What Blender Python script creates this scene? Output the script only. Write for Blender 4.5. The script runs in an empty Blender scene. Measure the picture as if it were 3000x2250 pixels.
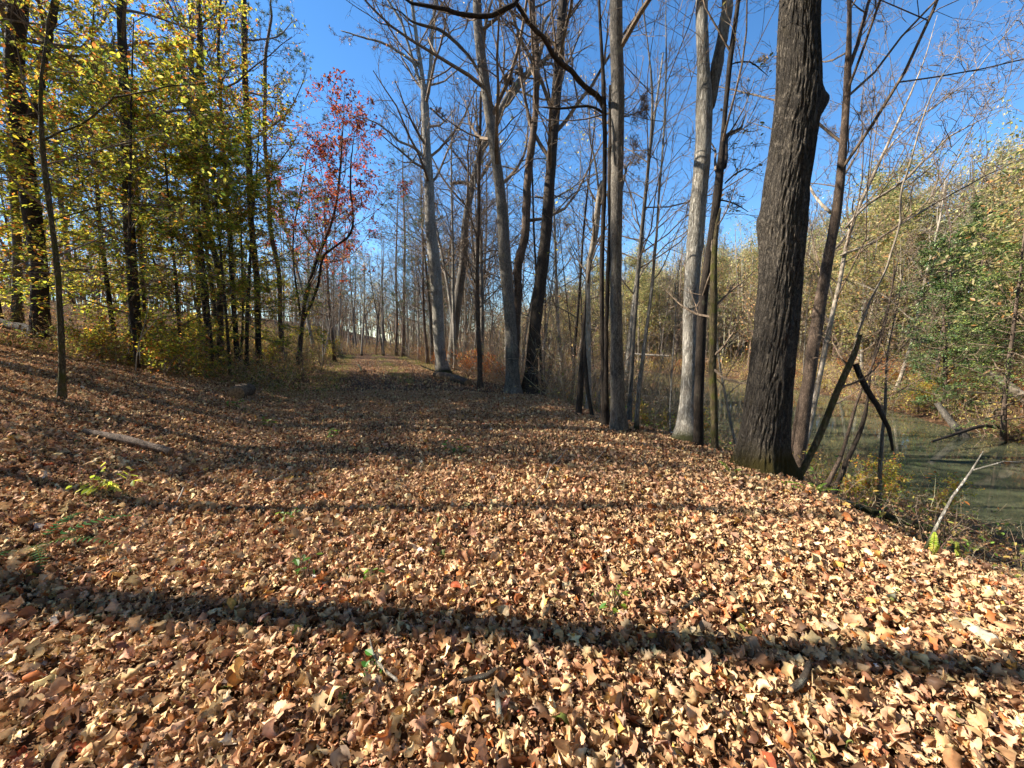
import bpy, math, random
import numpy as np
from mathutils import Vector
R_ = math.radians
sc = bpy.context.scene
C = sc.collection

# ------------------------------------------------------------------ camera, sky, sun, exposure
PITCH = R_(6.0); F = 1153.0; CAM_H = 1.5
cam = bpy.data.cameras.new('camera'); co = bpy.data.objects.new('camera', cam); C.objects.link(co)
co.location = (0, 0, CAM_H); co.rotation_euler = (math.pi/2-PITCH, 0, 0)
cam.sensor_width = 36; cam.lens = 36*F/3000; cam.clip_start = .05; cam.clip_end = 4000
sc.camera = co
SUN_EL, SUN_AZ = 37.0, 86.0          # elevation; azimuth counted from the view direction towards the left
sdir = Vector((-math.sin(R_(SUN_AZ))*math.cos(R_(SUN_EL)), math.cos(R_(SUN_AZ))*math.cos(R_(SUN_EL)), math.sin(R_(SUN_EL))))
w = bpy.data.worlds.new('World'); sc.world = w; w.use_nodes = True
nt = w.node_tree; bg = nt.nodes['Background']
sky = nt.nodes.new('ShaderNodeTexSky'); sky.sky_type = 'NISHITA'; sky.sun_disc = False
sky.sun_elevation = R_(SUN_EL); sky.sun_rotation = R_(-SUN_AZ)
sky.air_density = 1.0; sky.dust_density = 0.0; sky.ozone_density = 3.6
hsv = nt.nodes.new('ShaderNodeHueSaturation'); hsv.inputs['Saturation'].default_value = 1.2
nt.links.new(sky.outputs[0], hsv.inputs['Color']); nt.links.new(hsv.outputs[0], bg.inputs[0]); bg.inputs[1].default_value = 0.092
sl = bpy.data.lights.new('sun', 'SUN'); sl.energy = 5.0; sl.angle = R_(.55); sl.color = (1, .925, .81)
so = bpy.data.objects.new('sun', sl); C.objects.link(so); so.rotation_euler = sdir.to_track_quat('Z', 'Y').to_euler(); so.location = sdir*60
vs = sc.view_settings; vs.view_transform = 'Standard'; vs.look = 'None'; vs.gamma = 1; vs.exposure = 1.5
cy = sc.cycles
cy.max_bounces = 6; cy.diffuse_bounces = 3; cy.glossy_bounces = 2; cy.transmission_bounces = 4; cy.transparent_max_bounces = 4
cy.caustics_reflective = False; cy.caustics_refractive = False; cy.sample_clamp_indirect = 4
cy.use_denoising = True; cy.denoiser = 'OPENIMAGEDENOISE'; cy.denoising_input_passes = 'RGB_ALBEDO_NORMAL'; cy.denoising_prefilter = 'ACCURATE'; cy.use_adaptive_sampling = True; cy.adaptive_threshold = .02

# ------------------------------------------------------------------ helpers: maths
def lin(c):
    return tuple(((x/255/12.92) if x/255 <= .04045 else ((x/255+.055)/1.055)**2.4) for x in c)
def sm(a, b, x):
    t = np.clip((x-a)/(b-a), 0, 1); return t*t*(3-2*t)
_h = np.random.default_rng(7).random((64, 64))
def vnoise(x, y):
    x = np.asarray(x, float); y = np.asarray(y, float)
    xi = np.floor(x).astype(int); yi = np.floor(y).astype(int); fx = x-xi; fy = y-yi
    fx = fx*fx*(3-2*fx); fy = fy*fy*(3-2*fy)
    g = lambda a, b: _h[a % 64, b % 64]
    return (g(xi, yi)*(1-fx)+g(xi+1, yi)*fx)*(1-fy)+(g(xi, yi+1)*(1-fx)+g(xi+1, yi+1)*fx)*fy
def fbm(x, y, o=3):
    s = 0; a = .5
    for k in range(o): s = s+a*(vnoise(x*2**k+k*9.7, y*2**k+k*5.1)-.5); a *= .5
    return s
FAR = np.array([(10, -60), (14, -5), (17.6, 13.5), (21, 25), (22, 37), (15, 50), (5, 62), (-4, 80), (-12, 130), (-30, 300)], float)
def fardist(x, y):
    """signed distance to the far waterline, positive on the far side"""
    x = np.asarray(x, float); y = np.asarray(y, float); best = np.full(x.shape, 1e9); sg = np.zeros(x.shape)
    for (ax, ay), (bx, by) in zip(FAR[:-1], FAR[1:]):
        dx, dy = bx-ax, by-ay; t = np.clip(((x-ax)*dx+(y-ay)*dy)/(dx*dx+dy*dy), 0, 1)
        px, py = x-ax-t*dx, y-ay-t*dy; d = np.hypot(px, py); s = np.sign(dy*px-dx*py)
        m = d < best-1e-9; best = np.where(m, d, best); sg = np.where(m, s, sg)
    return best*sg
def uv(x, y): return -.36*x+.933*y, .933*x+.36*y
def xy(u, v): return -.36*u+.933*v, .933*u+.36*v
WATER = -2.0
def ground(x, y):
    x = np.asarray(x, float); y = np.asarray(y, float); u, v = uv(x, y)
    s = np.maximum(0, -v-1.5); s = np.sqrt(s*s+.25)-.5
    z = 6.5*(1-np.exp(-.275*np.maximum(s, 0)/6.5))
    z = z+sm(14, 40, u)*sm(-1.2, -4, v)*.9
    vc = 3.55+1.15*sm(1.5, 4.2, u)
    q = v-vc+.35*fbm(u*.5, v*.2)
    z = z-1.05*sm(-.1, 2.6, q)-.95*sm(2.2, 7.0, q)-1.2*sm(6.4, 11, q)
    z = z-.10*sm(2.2, vc+.2, v)*(1-sm(0, 1, q))
    fd = fardist(x, y)
    farz = -3.2+1.2*sm(-3.5, 0, fd)+.8*sm(0, 2.5, fd)+17*(1-np.exp(-.30*np.maximum(0, fd-4)/17))
    z = np.where(v > 9.5, np.maximum(np.where(fd > -3.6, farz, -9), z), z)
    z = z+sm(80, 150, u)*4*(1-sm(8, 20, v))
    amp = .10+.5*sm(30, 120, np.hypot(x, y))
    ok = 1-sm(6.0, 7.5, q)*(1-sm(-1, 1, fd))
    return z+amp*fbm(x*.55, y*.55)*ok+.03*fbm(x*3, y*3)*ok
def g1(x, y): return float(ground(x, y))
def P(px, py, Y):
    """world point seen at pixel (px,py) of the 3000x2250 photo on the upright plane at distance Y"""
    xr = (px-1500)/F; yr = -(py-1125)/F
    d = np.array([xr, math.cos(PITCH)+math.sin(PITCH)*yr, -math.sin(PITCH)+math.cos(PITCH)*yr])
    d = d*(Y/d[1]); return np.array([d[0], d[1], CAM_H+d[2]])

# ------------------------------------------------------------------ helpers: objects
def tag(o, label=None, cat=None, group=None, kind=None):
    for k, val in (('label', label), ('category', cat), ('group', group), ('kind', kind)):
        if val: o[k] = val
    return o
def empty(name, loc, rz=0):
    o = bpy.data.objects.new(name, None); C.objects.link(o); o.location = loc; o.rotation_euler.z = rz
    o.empty_display_size = .2; return o
def mesh(name, V, faces, mat, parent=None, cols=None, smooth=False, org=None):
    """faces: list of int arrays (k,3) or (k,4); cols: per-vertex linear rgb"""
    me = bpy.data.meshes.new(name); V = np.asarray(V, np.float32)
    if org is not None: V = V-np.asarray(org, np.float32)
    faces = [np.asarray(f, np.int32) for f in faces if len(f)]
    me.vertices.add(len(V)); me.vertices.foreach_set('co', V.ravel())
    nl = sum(f.size for f in faces); npoly = sum(len(f) for f in faces)
    me.loops.add(nl); me.polygons.add(npoly)
    me.loops.foreach_set('vertex_index', np.concatenate([f.ravel() for f in faces]))
    tot = np.concatenate([np.full(len(f), f.shape[1], np.int32) for f in faces])
    me.polygons.foreach_set('loop_start', np.concatenate([[0], np.cumsum(tot)[:-1]]).astype(np.int32))
    me.polygons.foreach_set('loop_total', tot)
    me.polygons.foreach_set('use_smooth', np.full(npoly, smooth, bool))
    me.update(calc_edges=True)
    if cols is not None:
        a = me.color_attributes.new('Col', 'FLOAT_COLOR', 'POINT')
        c4 = np.ones((len(V), 4), np.float32); c4[:, :3] = cols; a.data.foreach_set('color', c4.ravel())
    me.materials.append(mat)
    o = bpy.data.objects.new(name, me); C.objects.link(o)
    if parent is not None: o.parent = parent
    elif org is not None: o.location = org
    return o
def copy_tree(o, parent=None):
    c = o.copy(); C.objects.link(c)
    if parent is not None: c.parent = parent
    for ch in KIDS.get(o.name, []): copy_tree(ch, c)
    return c
KIDS = {}
def reg(o): KIDS[o.name] = list(o.children)
def nrm(a): return a/np.maximum(np.linalg.norm(a, axis=-1, keepdims=True), 1e-9)

class Tubes:
    """collects polylines with radii and makes one mesh of them"""
    def __init__(s): s.V = []; s.Fq = []; s.n = 0
    def add(s, Pt, Rd, k=4, noise=0, rng=None):
        Pt = np.asarray(Pt, float); Rd = np.asarray(Rd, float)
        if Pt.ndim == 2: Pt = Pt[None]; Rd = Rd[None]
        m, n, _ = Pt.shape
        if m == 0: return
        T = np.gradient(Pt, axis=1); T = nrm(T)
        D = nrm(Pt[:, -1]-Pt[:, 0]); ref = np.where(np.abs(D[:, 2:3]) < .75, np.array([[0, 0, 1.]]), np.array([[1., 0, 0]]))
        N = ref[:, None]-(ref[:, None]*T).sum(-1, keepdims=True)*T; N = nrm(N); B = np.cross(T, N)
        a = np.arange(k)*2*math.pi/k
        rr = Rd[:, :, None]*np.ones(k)
        if noise:
            rr = rr*(1+noise*(rng.standard_normal((m, n, k))*.5+np.repeat(rng.standard_normal((m, n, 1)), k, 2)*.5))
        V = Pt[:, :, None]+rr[..., None]*(np.cos(a)[:, None]*N[:, :, None]+np.sin(a)[:, None]*B[:, :, None])
        i = np.arange(m)[:, None, None]*n*k+np.arange(n-1)[None, :, None]*k; j = np.arange(k)[None, None]; j2 = (j+1) % k
        q = np.stack([i+j, i+j2, i+k+j2, i+k+j], -1).reshape(-1, 4)
        s.V.append(V.reshape(-1, 3)); s.Fq.append(q+s.n); s.n += m*n*k
        # end caps
        if k == 4: capf = np.array([[0, 1, 2, 3]])
        else: capf = np.array([[0, b, b+1] for b in range(1, k-1)])
        if k <= 24 and k >= 5:
            e = (np.arange(m)*n*k)[:, None, None]
            s.caps = getattr(s, 'caps', []); s.caps += [((capf[None]+e+(n-1)*k).reshape(-1, 3)+s.n-m*n*k), (capf[None, :, ::-1]+e).reshape(-1, 3)+s.n-m*n*k]
    def build(s, name, mat, parent=None, org=None, smooth=True):
        if not s.V: return None
        return mesh(name, np.concatenate(s.V), [np.concatenate(s.Fq)]+getattr(s, 'caps', []), mat, parent, smooth=smooth, org=org)

def resample(pts, rad, step):
    pts = np.asarray(pts, float); rad = np.asarray(rad, float)
    d = np.concatenate([[0], np.cumsum(np.linalg.norm(np.diff(pts, axis=0), axis=1))])
    n = max(3, int(d[-1]/step)+1); t = np.linspace(0, d[-1], n)
    # catmull-rom by non-uniform tangents
    m = np.gradient(pts, d, axis=0) if len(pts) > 2 else np.repeat((pts[1:]-pts[:1])/d[-1], 2, 0)
    i = np.clip(np.searchsorted(d, t, 'right')-1, 0, len(d)-2); h = (d[i+1]-d[i]); x = (t-d[i])/h
    h = h[:, None]; x = x[:, None]
    out = (2*x**3-3*x**2+1)*pts[i]+(x**3-2*x**2+x)*h*m[i]+(-2*x**3+3*x**2)*pts[i+1]+(x**3-x**2)*h*m[i+1]
    return out, np.interp(t, d, rad)

def grow(rng, Pt, Rd, nc, t0=.3, t1=.98, ang=50, asd=12, lr=.4, tl=.6, rr=.6, npts=6, wob=.18, up=.06, rcap=9, rmin=.003, tip=.25, minL=.05, flat=0):
    """children of a set of polylines (m,n,3): returns their points and radii"""
    m, n, _ = Pt.shape; M = m*nc
    par = np.repeat(np.arange(m), nc)
    t = t0+(t1-t0)*((np.tile(np.arange(nc), m)+rng.random(M))/nc)
    f = t*(n-1); i = np.minimum(f.astype(int), n-2); w_ = (f-i)[:, None]
    p = Pt[par, i]*(1-w_)+Pt[par, i+1]*w_
    r = Rd[par, i]*(1-w_[:, 0])+Rd[par, i+1]*w_[:, 0]
    T = nrm(Pt[par, i+1]-Pt[par, i])
    ref = np.where(np.abs(T[:, 2:3]) < .9, np.array([[0, 0, 1.]]), np.array([[1., 0, 0]]))
    B = nrm(np.cross(T, ref)); N = np.cross(B, T)
    phi = np.arange(M)*2.4+rng.random(M)*1.3
    if flat: # keep to the horizontal plane of the parent
        phi = np.where(rng.random(M) < .5, 0, math.pi)+rng.standard_normal(M)*(1-flat)
    a = np.radians(ang+asd*rng.standard_normal(M))
    d = np.cos(a)[:, None]*T+np.sin(a)[:, None]*(np.cos(phi)[:, None]*B+np.sin(phi)[:, None]*N)
    PL = np.linalg.norm(np.diff(Pt, axis=1), axis=2).sum(1)[par]
    L = np.maximum(PL*lr*(1-tl*(t-t0)/(t1-t0))*(.6+.8*rng.random(M)), minL); st = L/(npts-1)
    out = np.empty((M, npts, 3)); out[:, 0] = p; d = nrm(d)
    for k in range(1, npts):
        d = nrm(d+wob*rng.standard_normal((M, 3))+np.array([0, 0, up])); out[:, k] = out[:, k-1]+d*st[:, None]
    r0 = np.maximum(np.minimum(r*rr, rcap), rmin)
    return out, r0[:, None]*np.linspace(1, tip, npts)[None]**1.0+0*out[..., 0]

# leaf templates: (verts, quads/tris); length 1 along +y, width along x
def leaf_simple():
    v = np.array([(0, 0, 0), (.24, .35, .05), (.2, .7, .03), (0, 1, -.06), (-.2, .7, .03), (-.24, .35, .05)], float)
    return v, np.array([(0, 1, 2, 3), (0, 3, 4, 5)])
def leaf_grid(ms, prof, sweep, nx=3, fold=.25, bend=.3, twist=0, edge=.0, rip=0, seed=0):
    r = np.random.default_rng(seed); ys = np.linspace(0, 1, ms); V = []
    for y in ys:
        wd = prof(y)
        for j in range(nx):
            s = (j/(nx-1))*2-1
            x = s*wd; yy = y+abs(s)*sweep(y); z = fold*abs(x)+edge*abs(s)**3*wd+rip*math.sin(9*y+3*s)*abs(s)
            aa = twist*(y-.5); x, z = x*math.cos(aa)-z*math.sin(aa), x*math.sin(aa)+z*math.cos(aa)
            if abs(bend) > 1e-3:
                th = bend*yy; V.append((x, math.sin(th)/bend-z*math.sin(th)*1, (1-math.cos(th))/bend+z*math.cos(th)))
            else: V.append((x, yy, z))
    V = np.array(V); V[:, 1] -= V[:, 1].mean(); V[:, 2] -= V[:, 2].mean()
    q = np.array([(i*nx+j, i*nx+j+1, (i+1)*nx+j+1, (i+1)*nx+j) for i in range(ms-1) for j in range(nx-1)])
    return V, q
def oak(y):   # rounded lobes
    e = .42*math.sin(math.pi*min(1, y*.93+.03))**.8*(.55+.6*y)
    return max(.012, e*(1-.62*(.5+.5*math.cos(2*math.pi*(y*3.6-.1)))*(.2 < y+.12))) if y > .1 else .012+.05*y
def redoak(y):
    e = .50*math.sin(math.pi*min(1, y))**.7
    t = (y*3.2) % 1
    return max(.012, e*(.35+.65*t**1.4)) if y > .08 else .014
def beech(y): return .012+.27*math.sin(math.pi*max(0, (y-.06)/.94))**.9 if y > .06 else .012
def broad(y):
    t = (y*2.1+.15) % 1
    return .02+.56*math.sin(math.pi*min(1, max(0, y-.08)/.92))**.55*(.55+.45*t) if y > .08 else .012
def place(rng, tmpl, pos, size, yaw, pitch, roll):
    """puts one template at many places: all arrays of length M"""
    V, q = tmpl; cz, sz = np.cos(yaw), np.sin(yaw); cx, sx = np.cos(pitch), np.sin(pitch); cr, sr = np.cos(roll), np.sin(roll)
    v = V[None]*size[:, None, None]
    x = v[..., 0]*cr[:, None]+v[..., 2]*sr[:, None]; z = -v[..., 0]*sr[:, None]+v[..., 2]*cr[:, None]; y = v[..., 1]
    y, z = y*cx[:, None]-z*sx[:, None], y*sx[:, None]+z*cx[:, None]
    x, y = x*cz[:, None]-y*sz[:, None], x*sz[:, None]+y*cz[:, None]
    out = np.stack([x, y, z], -1)+pos[:, None]
    k = len(V); M = len(pos)
    return out.reshape(-1, 3), (q[None]+(np.arange(M)*k)[:, None, None]).reshape(-1, q.shape[1]), k
def palette(rng, M, cols, wts, jit=.12):
    c = np.array([lin(x) for x in cols]); wts = np.array(wts, float)/sum(wts)
    out = c[rng.choice(len(c), M, p=wts)]
    return np.clip(out*(1+jit*rng.standard_normal((M, 1)))*(1+jit*.35*rng.standard_normal((M, 3))), .004, .9)
def foliage(rng, Pt, per, size, cols, wts, t0=.1, tilt=.45, droop=.25, sd=.3, tmpl=None, off=.0, keep=1.0):
    """leaves along polylines (m,n,3); returns V, faces, colours"""
    tmpl = tmpl or leaf_simple(); m, n, _ = Pt.shape; M = m*per
    par = np.repeat(np.arange(m), per); t = t0+(1-t0)*rng.random(M)
    if keep < 1:
        k = rng.random(M) < keep; par = par[k]; t = t[k]; M = len(par)
    f = t*(n-1); i = np.minimum(f.astype(int), n-2); w_ = (f-i)[:, None]
    p = Pt[par, i]*(1-w_)+Pt[par, i+1]*w_
    if off: p = p+off*rng.standard_normal((M, 3))
    T = Pt[par, i+1]-Pt[par, i]; yaw = np.arctan2(T[:, 1], T[:, 0])-math.pi/2+rng.choice([-1, 1], M)*(.7+.4*rng.standard_normal(M))
    sz = size*(1+sd*rng.standard_normal(M)).clip(.4, 1.9)
    V, q, k = place(rng, tmpl, p, sz, yaw, -droop+tilt*rng.standard_normal(M), tilt*rng.standard_normal(M))
    return V, q, np.repeat(palette(rng, M, cols, wts), k, 0)
def needles(rng, Pt, per, L, wid, cols, wts, nn=9, t0=.3):
    """pine tufts: nn thin blades fanning from each point"""
    m, n, _ = Pt.shape; M = m*per; par = np.repeat(np.arange(m), per); t = t0+(1-t0)*rng.random(M)
    f = t*(n-1); i = np.minimum(f.astype(int), n-2); w_ = (f-i)[:, None]
    p = np.repeat(Pt[par, i]*(1-w_)+Pt[par, i+1]*w_, nn, 0); T = np.repeat(nrm(Pt[par, i+1]-Pt[par, i]), nn, 0)
    K = M*nn; d = nrm(T*.5+nrm(rng.standard_normal((K, 3)))*1.0+np.array([0, 0, .25])); s = nrm(np.cross(d, rng.standard_normal((K, 3))))
    l = L*(.6+.6*rng.random((K, 1)))
    V = np.stack([p-s*wid, p+s*wid, p+d*l], 1).reshape(-1, 3)
    return V, np.arange(K*3).reshape(-1, 3), np.repeat(np.repeat(palette(rng, M, cols, wts), nn, 0), 3, 0)
def join_parts(ps):
    V = []; Fs = []; Cc = []; n = 0
    for v, f, c in ps: V.append(v); Fs.append(f+n); Cc.append(c); n += len(v)
    return np.concatenate(V), Fs, np.concatenate(Cc)

# ------------------------------------------------------------------ materials
def newmat(name):
    m = bpy.data.materials.new(name); m.use_nodes = True; n = m.node_tree; n.nodes.clear(); return m, n
def nd(n, t, **kw):
    x = n.nodes.new(t)
    for k, v in kw.items(): setattr(x, k, v)
    return x
def ramp(n, stops, fac):
    r = nd(n, 'ShaderNodeValToRGB'); e = r.color_ramp.elements
    while len(e) < len(stops): e.new(.5)
    for el, (p, c) in zip(e, stops): el.position = p; el.color = (*c, 1)
    n.links.new(fac, r.inputs[0]); return r.outputs[0]
def bark(name, dark, light, sc_=14, zs=.2, bump=.6, dist=.02, lichen=None, lich_amt=.55, moss=None, furrow=.5, big=1.3):
    m, n = newmat(name); L = n.links.new
    tc = nd(n, 'ShaderNodeTexCoord'); mp = nd(n, 'ShaderNodeMapping'); mp.inputs['Scale'].default_value = (1, 1, zs)
    L(tc.outputs['Object'], mp.inputs[0])
    oi = nd(n, 'ShaderNodeObjectInfo')
    no = nd(n, 'ShaderNodeTexNoise'); no.inputs['Scale'].default_value = sc_*.5; no.inputs['Detail'].default_value = 6; no.inputs['Roughness'].default_value = .65
    L(mp.outputs[0], no.inputs['Vector'])
    mx = nd(n, 'ShaderNodeMix', data_type='RGBA', blend_type='LINEAR_LIGHT'); mx.inputs[0].default_value = .12
    L(mp.outputs[0], mx.inputs[6]); L(no.outputs['Color'], mx.inputs[7])
    vo = nd(n, 'ShaderNodeTexVoronoi', feature='DISTANCE_TO_EDGE'); vo.inputs['Scale'].default_value = sc_
    L(mx.outputs[2], vo.inputs['Vector'])
    e = nd(n, 'ShaderNodeMath', operation='MULTIPLY'); e.inputs[1].default_value = 3.2; e.use_clamp = True; L(vo.outputs['Distance'], e.inputs[0])
    h = nd(n, 'ShaderNodeMath', operation='MULTIPLY_ADD'); L(e.outputs[0], h.inputs[0]); h.inputs[1].default_value = furrow
    nh = nd(n, 'ShaderNodeMath', operation='MULTIPLY'); L(no.outputs['Fac'], nh.inputs[0]); nh.inputs[1].default_value = 1-furrow*.5; L(nh.outputs[0], h.inputs[2])
    col = ramp(n, [(.25, dark), (.85, light)], h.outputs[0])
    bn = nd(n, 'ShaderNodeTexNoise'); bn.inputs['Scale'].default_value = big; bn.inputs['Detail'].default_value = 5; bn.inputs['Roughness'].default_value = .6
    L(tc.outputs['Object'], bn.inputs['Vector'])
    v = nd(n, 'ShaderNodeMapRange'); L(bn.outputs['Fac'], v.inputs[0]); v.inputs[1].default_value = .3; v.inputs[2].default_value = .7; v.inputs[3].default_value = .6; v.inputs[4].default_value = 1.25
    v2 = nd(n, 'ShaderNodeMapRange'); L(oi.outputs['Random'], v2.inputs[0]); v2.inputs[3].default_value = .75; v2.inputs[4].default_value = 1.2
    vv = nd(n, 'ShaderNodeMath', operation='MULTIPLY'); L(v.outputs[0], vv.inputs[0]); L(v2.outputs[0], vv.inputs[1])
    sc2 = nd(n, 'ShaderNodeVectorMath', operation='SCALE'); L(col, sc2.inputs[0]); L(vv.outputs[0], sc2.inputs['Scale'])
    cur = sc2.outputs[0]
    if lichen:
        ln = nd(n, 'ShaderNodeTexNoise'); ln.inputs['Scale'].default_value = 7; ln.inputs['Detail'].default_value = 3; ln.inputs['Roughness'].default_value = .5
        L(tc.outputs['Object'], ln.inputs['Vector'])
        lr = nd(n, 'ShaderNodeMapRange'); L(ln.outputs['Fac'], lr.inputs[0]); lr.inputs[1].default_value = lich_amt; lr.inputs[2].default_value = lich_amt+.16
        m1 = nd(n, 'ShaderNodeMix', data_type='RGBA'); L(lr.outputs[0], m1.inputs[0]); L(cur, m1.inputs[6]); m1.inputs[7].default_value = (*lichen, 1); cur = m1.outputs[2]
    if moss:
        sx = nd(n, 'ShaderNodeSeparateXYZ'); L(tc.outputs['Object'], sx.inputs[0])
        mr = nd(n, 'ShaderNodeMapRange'); L(sx.outputs[2], mr.inputs[0]); mr.inputs[1].default_value = moss[1]; mr.inputs[2].default_value = moss[2]; mr.inputs[3].default_value = 1; mr.inputs[4].default_value = 0
        ad = nd(n, 'ShaderNodeMath', operation='ADD'); L(mr.outputs[0], ad.inputs[0]); L(bn.outputs['Fac'], ad.inputs[1])
        m2 = nd(n, 'ShaderNodeMapRange'); L(ad.outputs[0], m2.inputs[0]); m2.inputs[1].default_value = moss[3]; m2.inputs[2].default_value = moss[3]+.3
        m1 = nd(n, 'ShaderNodeMix', data_type='RGBA'); L(m2.outputs[0], m1.inputs[0]); L(cur, m1.inputs[6]); m1.inputs[7].default_value = (*moss[0], 1); cur = m1.outputs[2]
    b = nd(n, 'ShaderNodeBump'); b.inputs['Strength'].default_value = bump; b.inputs['Distance'].default_value = dist; L(h.outputs[0], b.inputs['Height'])
    p = nd(n, 'ShaderNodeBsdfPrincipled'); L(cur, p.inputs['Base Color']); p.inputs['Roughness'].default_value = .85; p.inputs['Specular IOR Level'].default_value = .25
    L(b.outputs[0], p.inputs['Normal']); o = nd(n, 'ShaderNodeOutputMaterial'); L(p.outputs[0], o.inputs[0]); return m
def leafmat(name, trans=.45, sat=1.0, rough=.5, gloss=.02, veins=0):
    m, n = newmat(name); L = n.links.new
    a = nd(n, 'ShaderNodeVertexColor'); a.layer_name = 'Col'; c = a.outputs[0]
    if veins:
        tc = nd(n, 'ShaderNodeTexCoord'); no = nd(n, 'ShaderNodeTexNoise'); no.inputs['Scale'].default_value = veins; no.inputs['Detail'].default_value = 4
        L(tc.outputs['Object'], no.inputs['Vector']); mr = nd(n, 'ShaderNodeMapRange'); L(no.outputs['Fac'], mr.inputs[0])
        mr.inputs[1].default_value = .25; mr.inputs[2].default_value = .75; mr.inputs[3].default_value = .72; mr.inputs[4].default_value = 1.22
        s = nd(n, 'ShaderNodeVectorMath', operation='SCALE'); L(c, s.inputs[0]); L(mr.outputs[0], s.inputs['Scale']); c = s.outputs[0]
    d = nd(n, 'ShaderNodeBsdfDiffuse'); L(c, d.inputs[0])
    t = nd(n, 'ShaderNodeBsdfTranslucent'); hs = nd(n, 'ShaderNodeHueSaturation'); hs.inputs['Saturation'].default_value = sat; hs.inputs['Value'].default_value = 1.4
    L(c, hs.inputs['Color']); L(hs.outputs[0], t.inputs[0])
    mx = nd(n, 'ShaderNodeMixShader'); mx.inputs[0].default_value = trans; L(d.outputs[0], mx.inputs[1]); L(t.outputs[0], mx.inputs[2])
    g = nd(n, 'ShaderNodeBsdfGlossy'); g.inputs['Roughness'].default_value = rough; g.inputs[0].default_value = (1, 1, 1, 1)
    m2 = nd(n, 'ShaderNodeMixShader'); m2.inputs[0].default_value = gloss; L(mx.outputs[0], m2.inputs[1]); L(g.outputs[0], m2.inputs[2])
    o = nd(n, 'ShaderNodeOutputMaterial'); L(m2.outputs[0], o.inputs[0]); return m
B_GREY = bark('bark_grey', lin((50, 44, 39)), lin((132, 124, 112)), 26, .22, .7, .012, lin((132, 126, 105)), .60)
B_PALE = bark('bark_pale', lin((80, 72, 62)), lin((206, 198, 182)), 26, .16, 1.0, .03, lin((152, 143, 124)), .60, moss=(lin((64, 64, 36)), 0, .6, 1.0))
B_BIG = bark('bark_furrowed', lin((30, 26, 23)), lin((100, 91, 79)), 26, .3, 1.0, .03, lin((83, 74, 58)), .62, moss=(lin((67, 58, 18)), .0, 1.0, 1.05), furrow=.7)
B_BROWN = bark('bark_brown', lin((52, 42, 35)), lin((132, 112, 95)), 24, .3, .7, .012)
B_DARK = bark('bark_dark', lin((32, 26, 21)), lin((78, 67, 56)), 26, .22, .7, .012, lin((96, 95, 76)), .66)
B_MOSS = bark('bark_mossy', lin((49, 41, 24)), lin((120, 105, 76)), 22, .3, .9, .02, lin((84, 82, 36)), .48)
B_TWIG = bark('bark_twig', lin((84, 70, 56)), lin((150, 130, 108)), 20, .4, .2, .004)
B_WHITE = bark('bark_white', lin((120, 107, 89)), lin((180, 166, 147)), 9, .5, .2, .004, lin((112, 99, 76)), .60)
B_LOG = bark('bark_log', lin((56, 42, 32)), lin((148, 126, 100)), 16, .8, .9, .02, lin((84, 76, 43)), .62)
M_LEAF = leafmat('leaf_translucent', .62)
M_LITTER = leafmat('leaf_dry', .10, .95, .6, .015, veins=60)
M_FERN = leafmat('fern_leaf', .3, gloss=0)
M_NEEDLE = leafmat('needle', .15, .9, .5, .05)

def ground_mat():
    m, n = newmat('leaf_litter_soil'); L = n.links.new
    tc = nd(n, 'ShaderNodeTexCoord')
    v1 = nd(n, 'ShaderNodeTexVoronoi'); v1.inputs['Scale'].default_value = 13; L(tc.outputs['Object'], v1.inputs['Vector'])
    cr = ramp(n, [(0, lin((40, 29, 21))), (.35, lin((78, 57, 40))), (.7, lin((112, 84, 60))), (1, lin((150, 116, 86)))], v1.outputs['Color'])
    no = nd(n, 'ShaderNodeTexNoise'); no.inputs['Scale'].default_value = .35; no.inputs['Detail'].default_value = 5; L(tc.outputs['Object'], no.inputs['Vector'])
    gr = nd(n, 'ShaderNodeTexNoise'); gr.inputs['Scale'].default_value = 25; gr.inputs['Detail'].default_value = 6; L(tc.outputs['Object'], gr.inputs['Vector'])
    soil = ramp(n, [(.3, lin((34, 26, 20))), (.7, lin((74, 58, 42)))], gr.outputs['Fac'])
    f = nd(n, 'ShaderNodeMapRange'); L(no.outputs['Fac'], f.inputs[0]); f.inputs[1].default_value = .45; f.inputs[2].default_value = .7; f.inputs[3].default_value = .15; f.inputs[4].default_value = .7
    mx = nd(n, 'ShaderNodeMix', data_type='RGBA'); L(f.outputs[0], mx.inputs[0]); L(cr, mx.inputs[6]); L(soil, mx.inputs[7])
    b = nd(n, 'ShaderNodeBump'); b.inputs['Strength'].default_value = .8; b.inputs['Distance'].default_value = .04; L(v1.outputs['Distance'], b.inputs['Height'])
    p = nd(n, 'ShaderNodeBsdfPrincipled'); L(mx.outputs[2], p.inputs['Base Color']); p.inputs['Roughness'].default_value = .9; p.inputs['Specular IOR Level'].default_value = .1
    L(b.outputs[0], p.inputs['Normal']); o = nd(n, 'ShaderNodeOutputMaterial'); L(p.outputs[0], o.inputs[0]); return m
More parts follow.
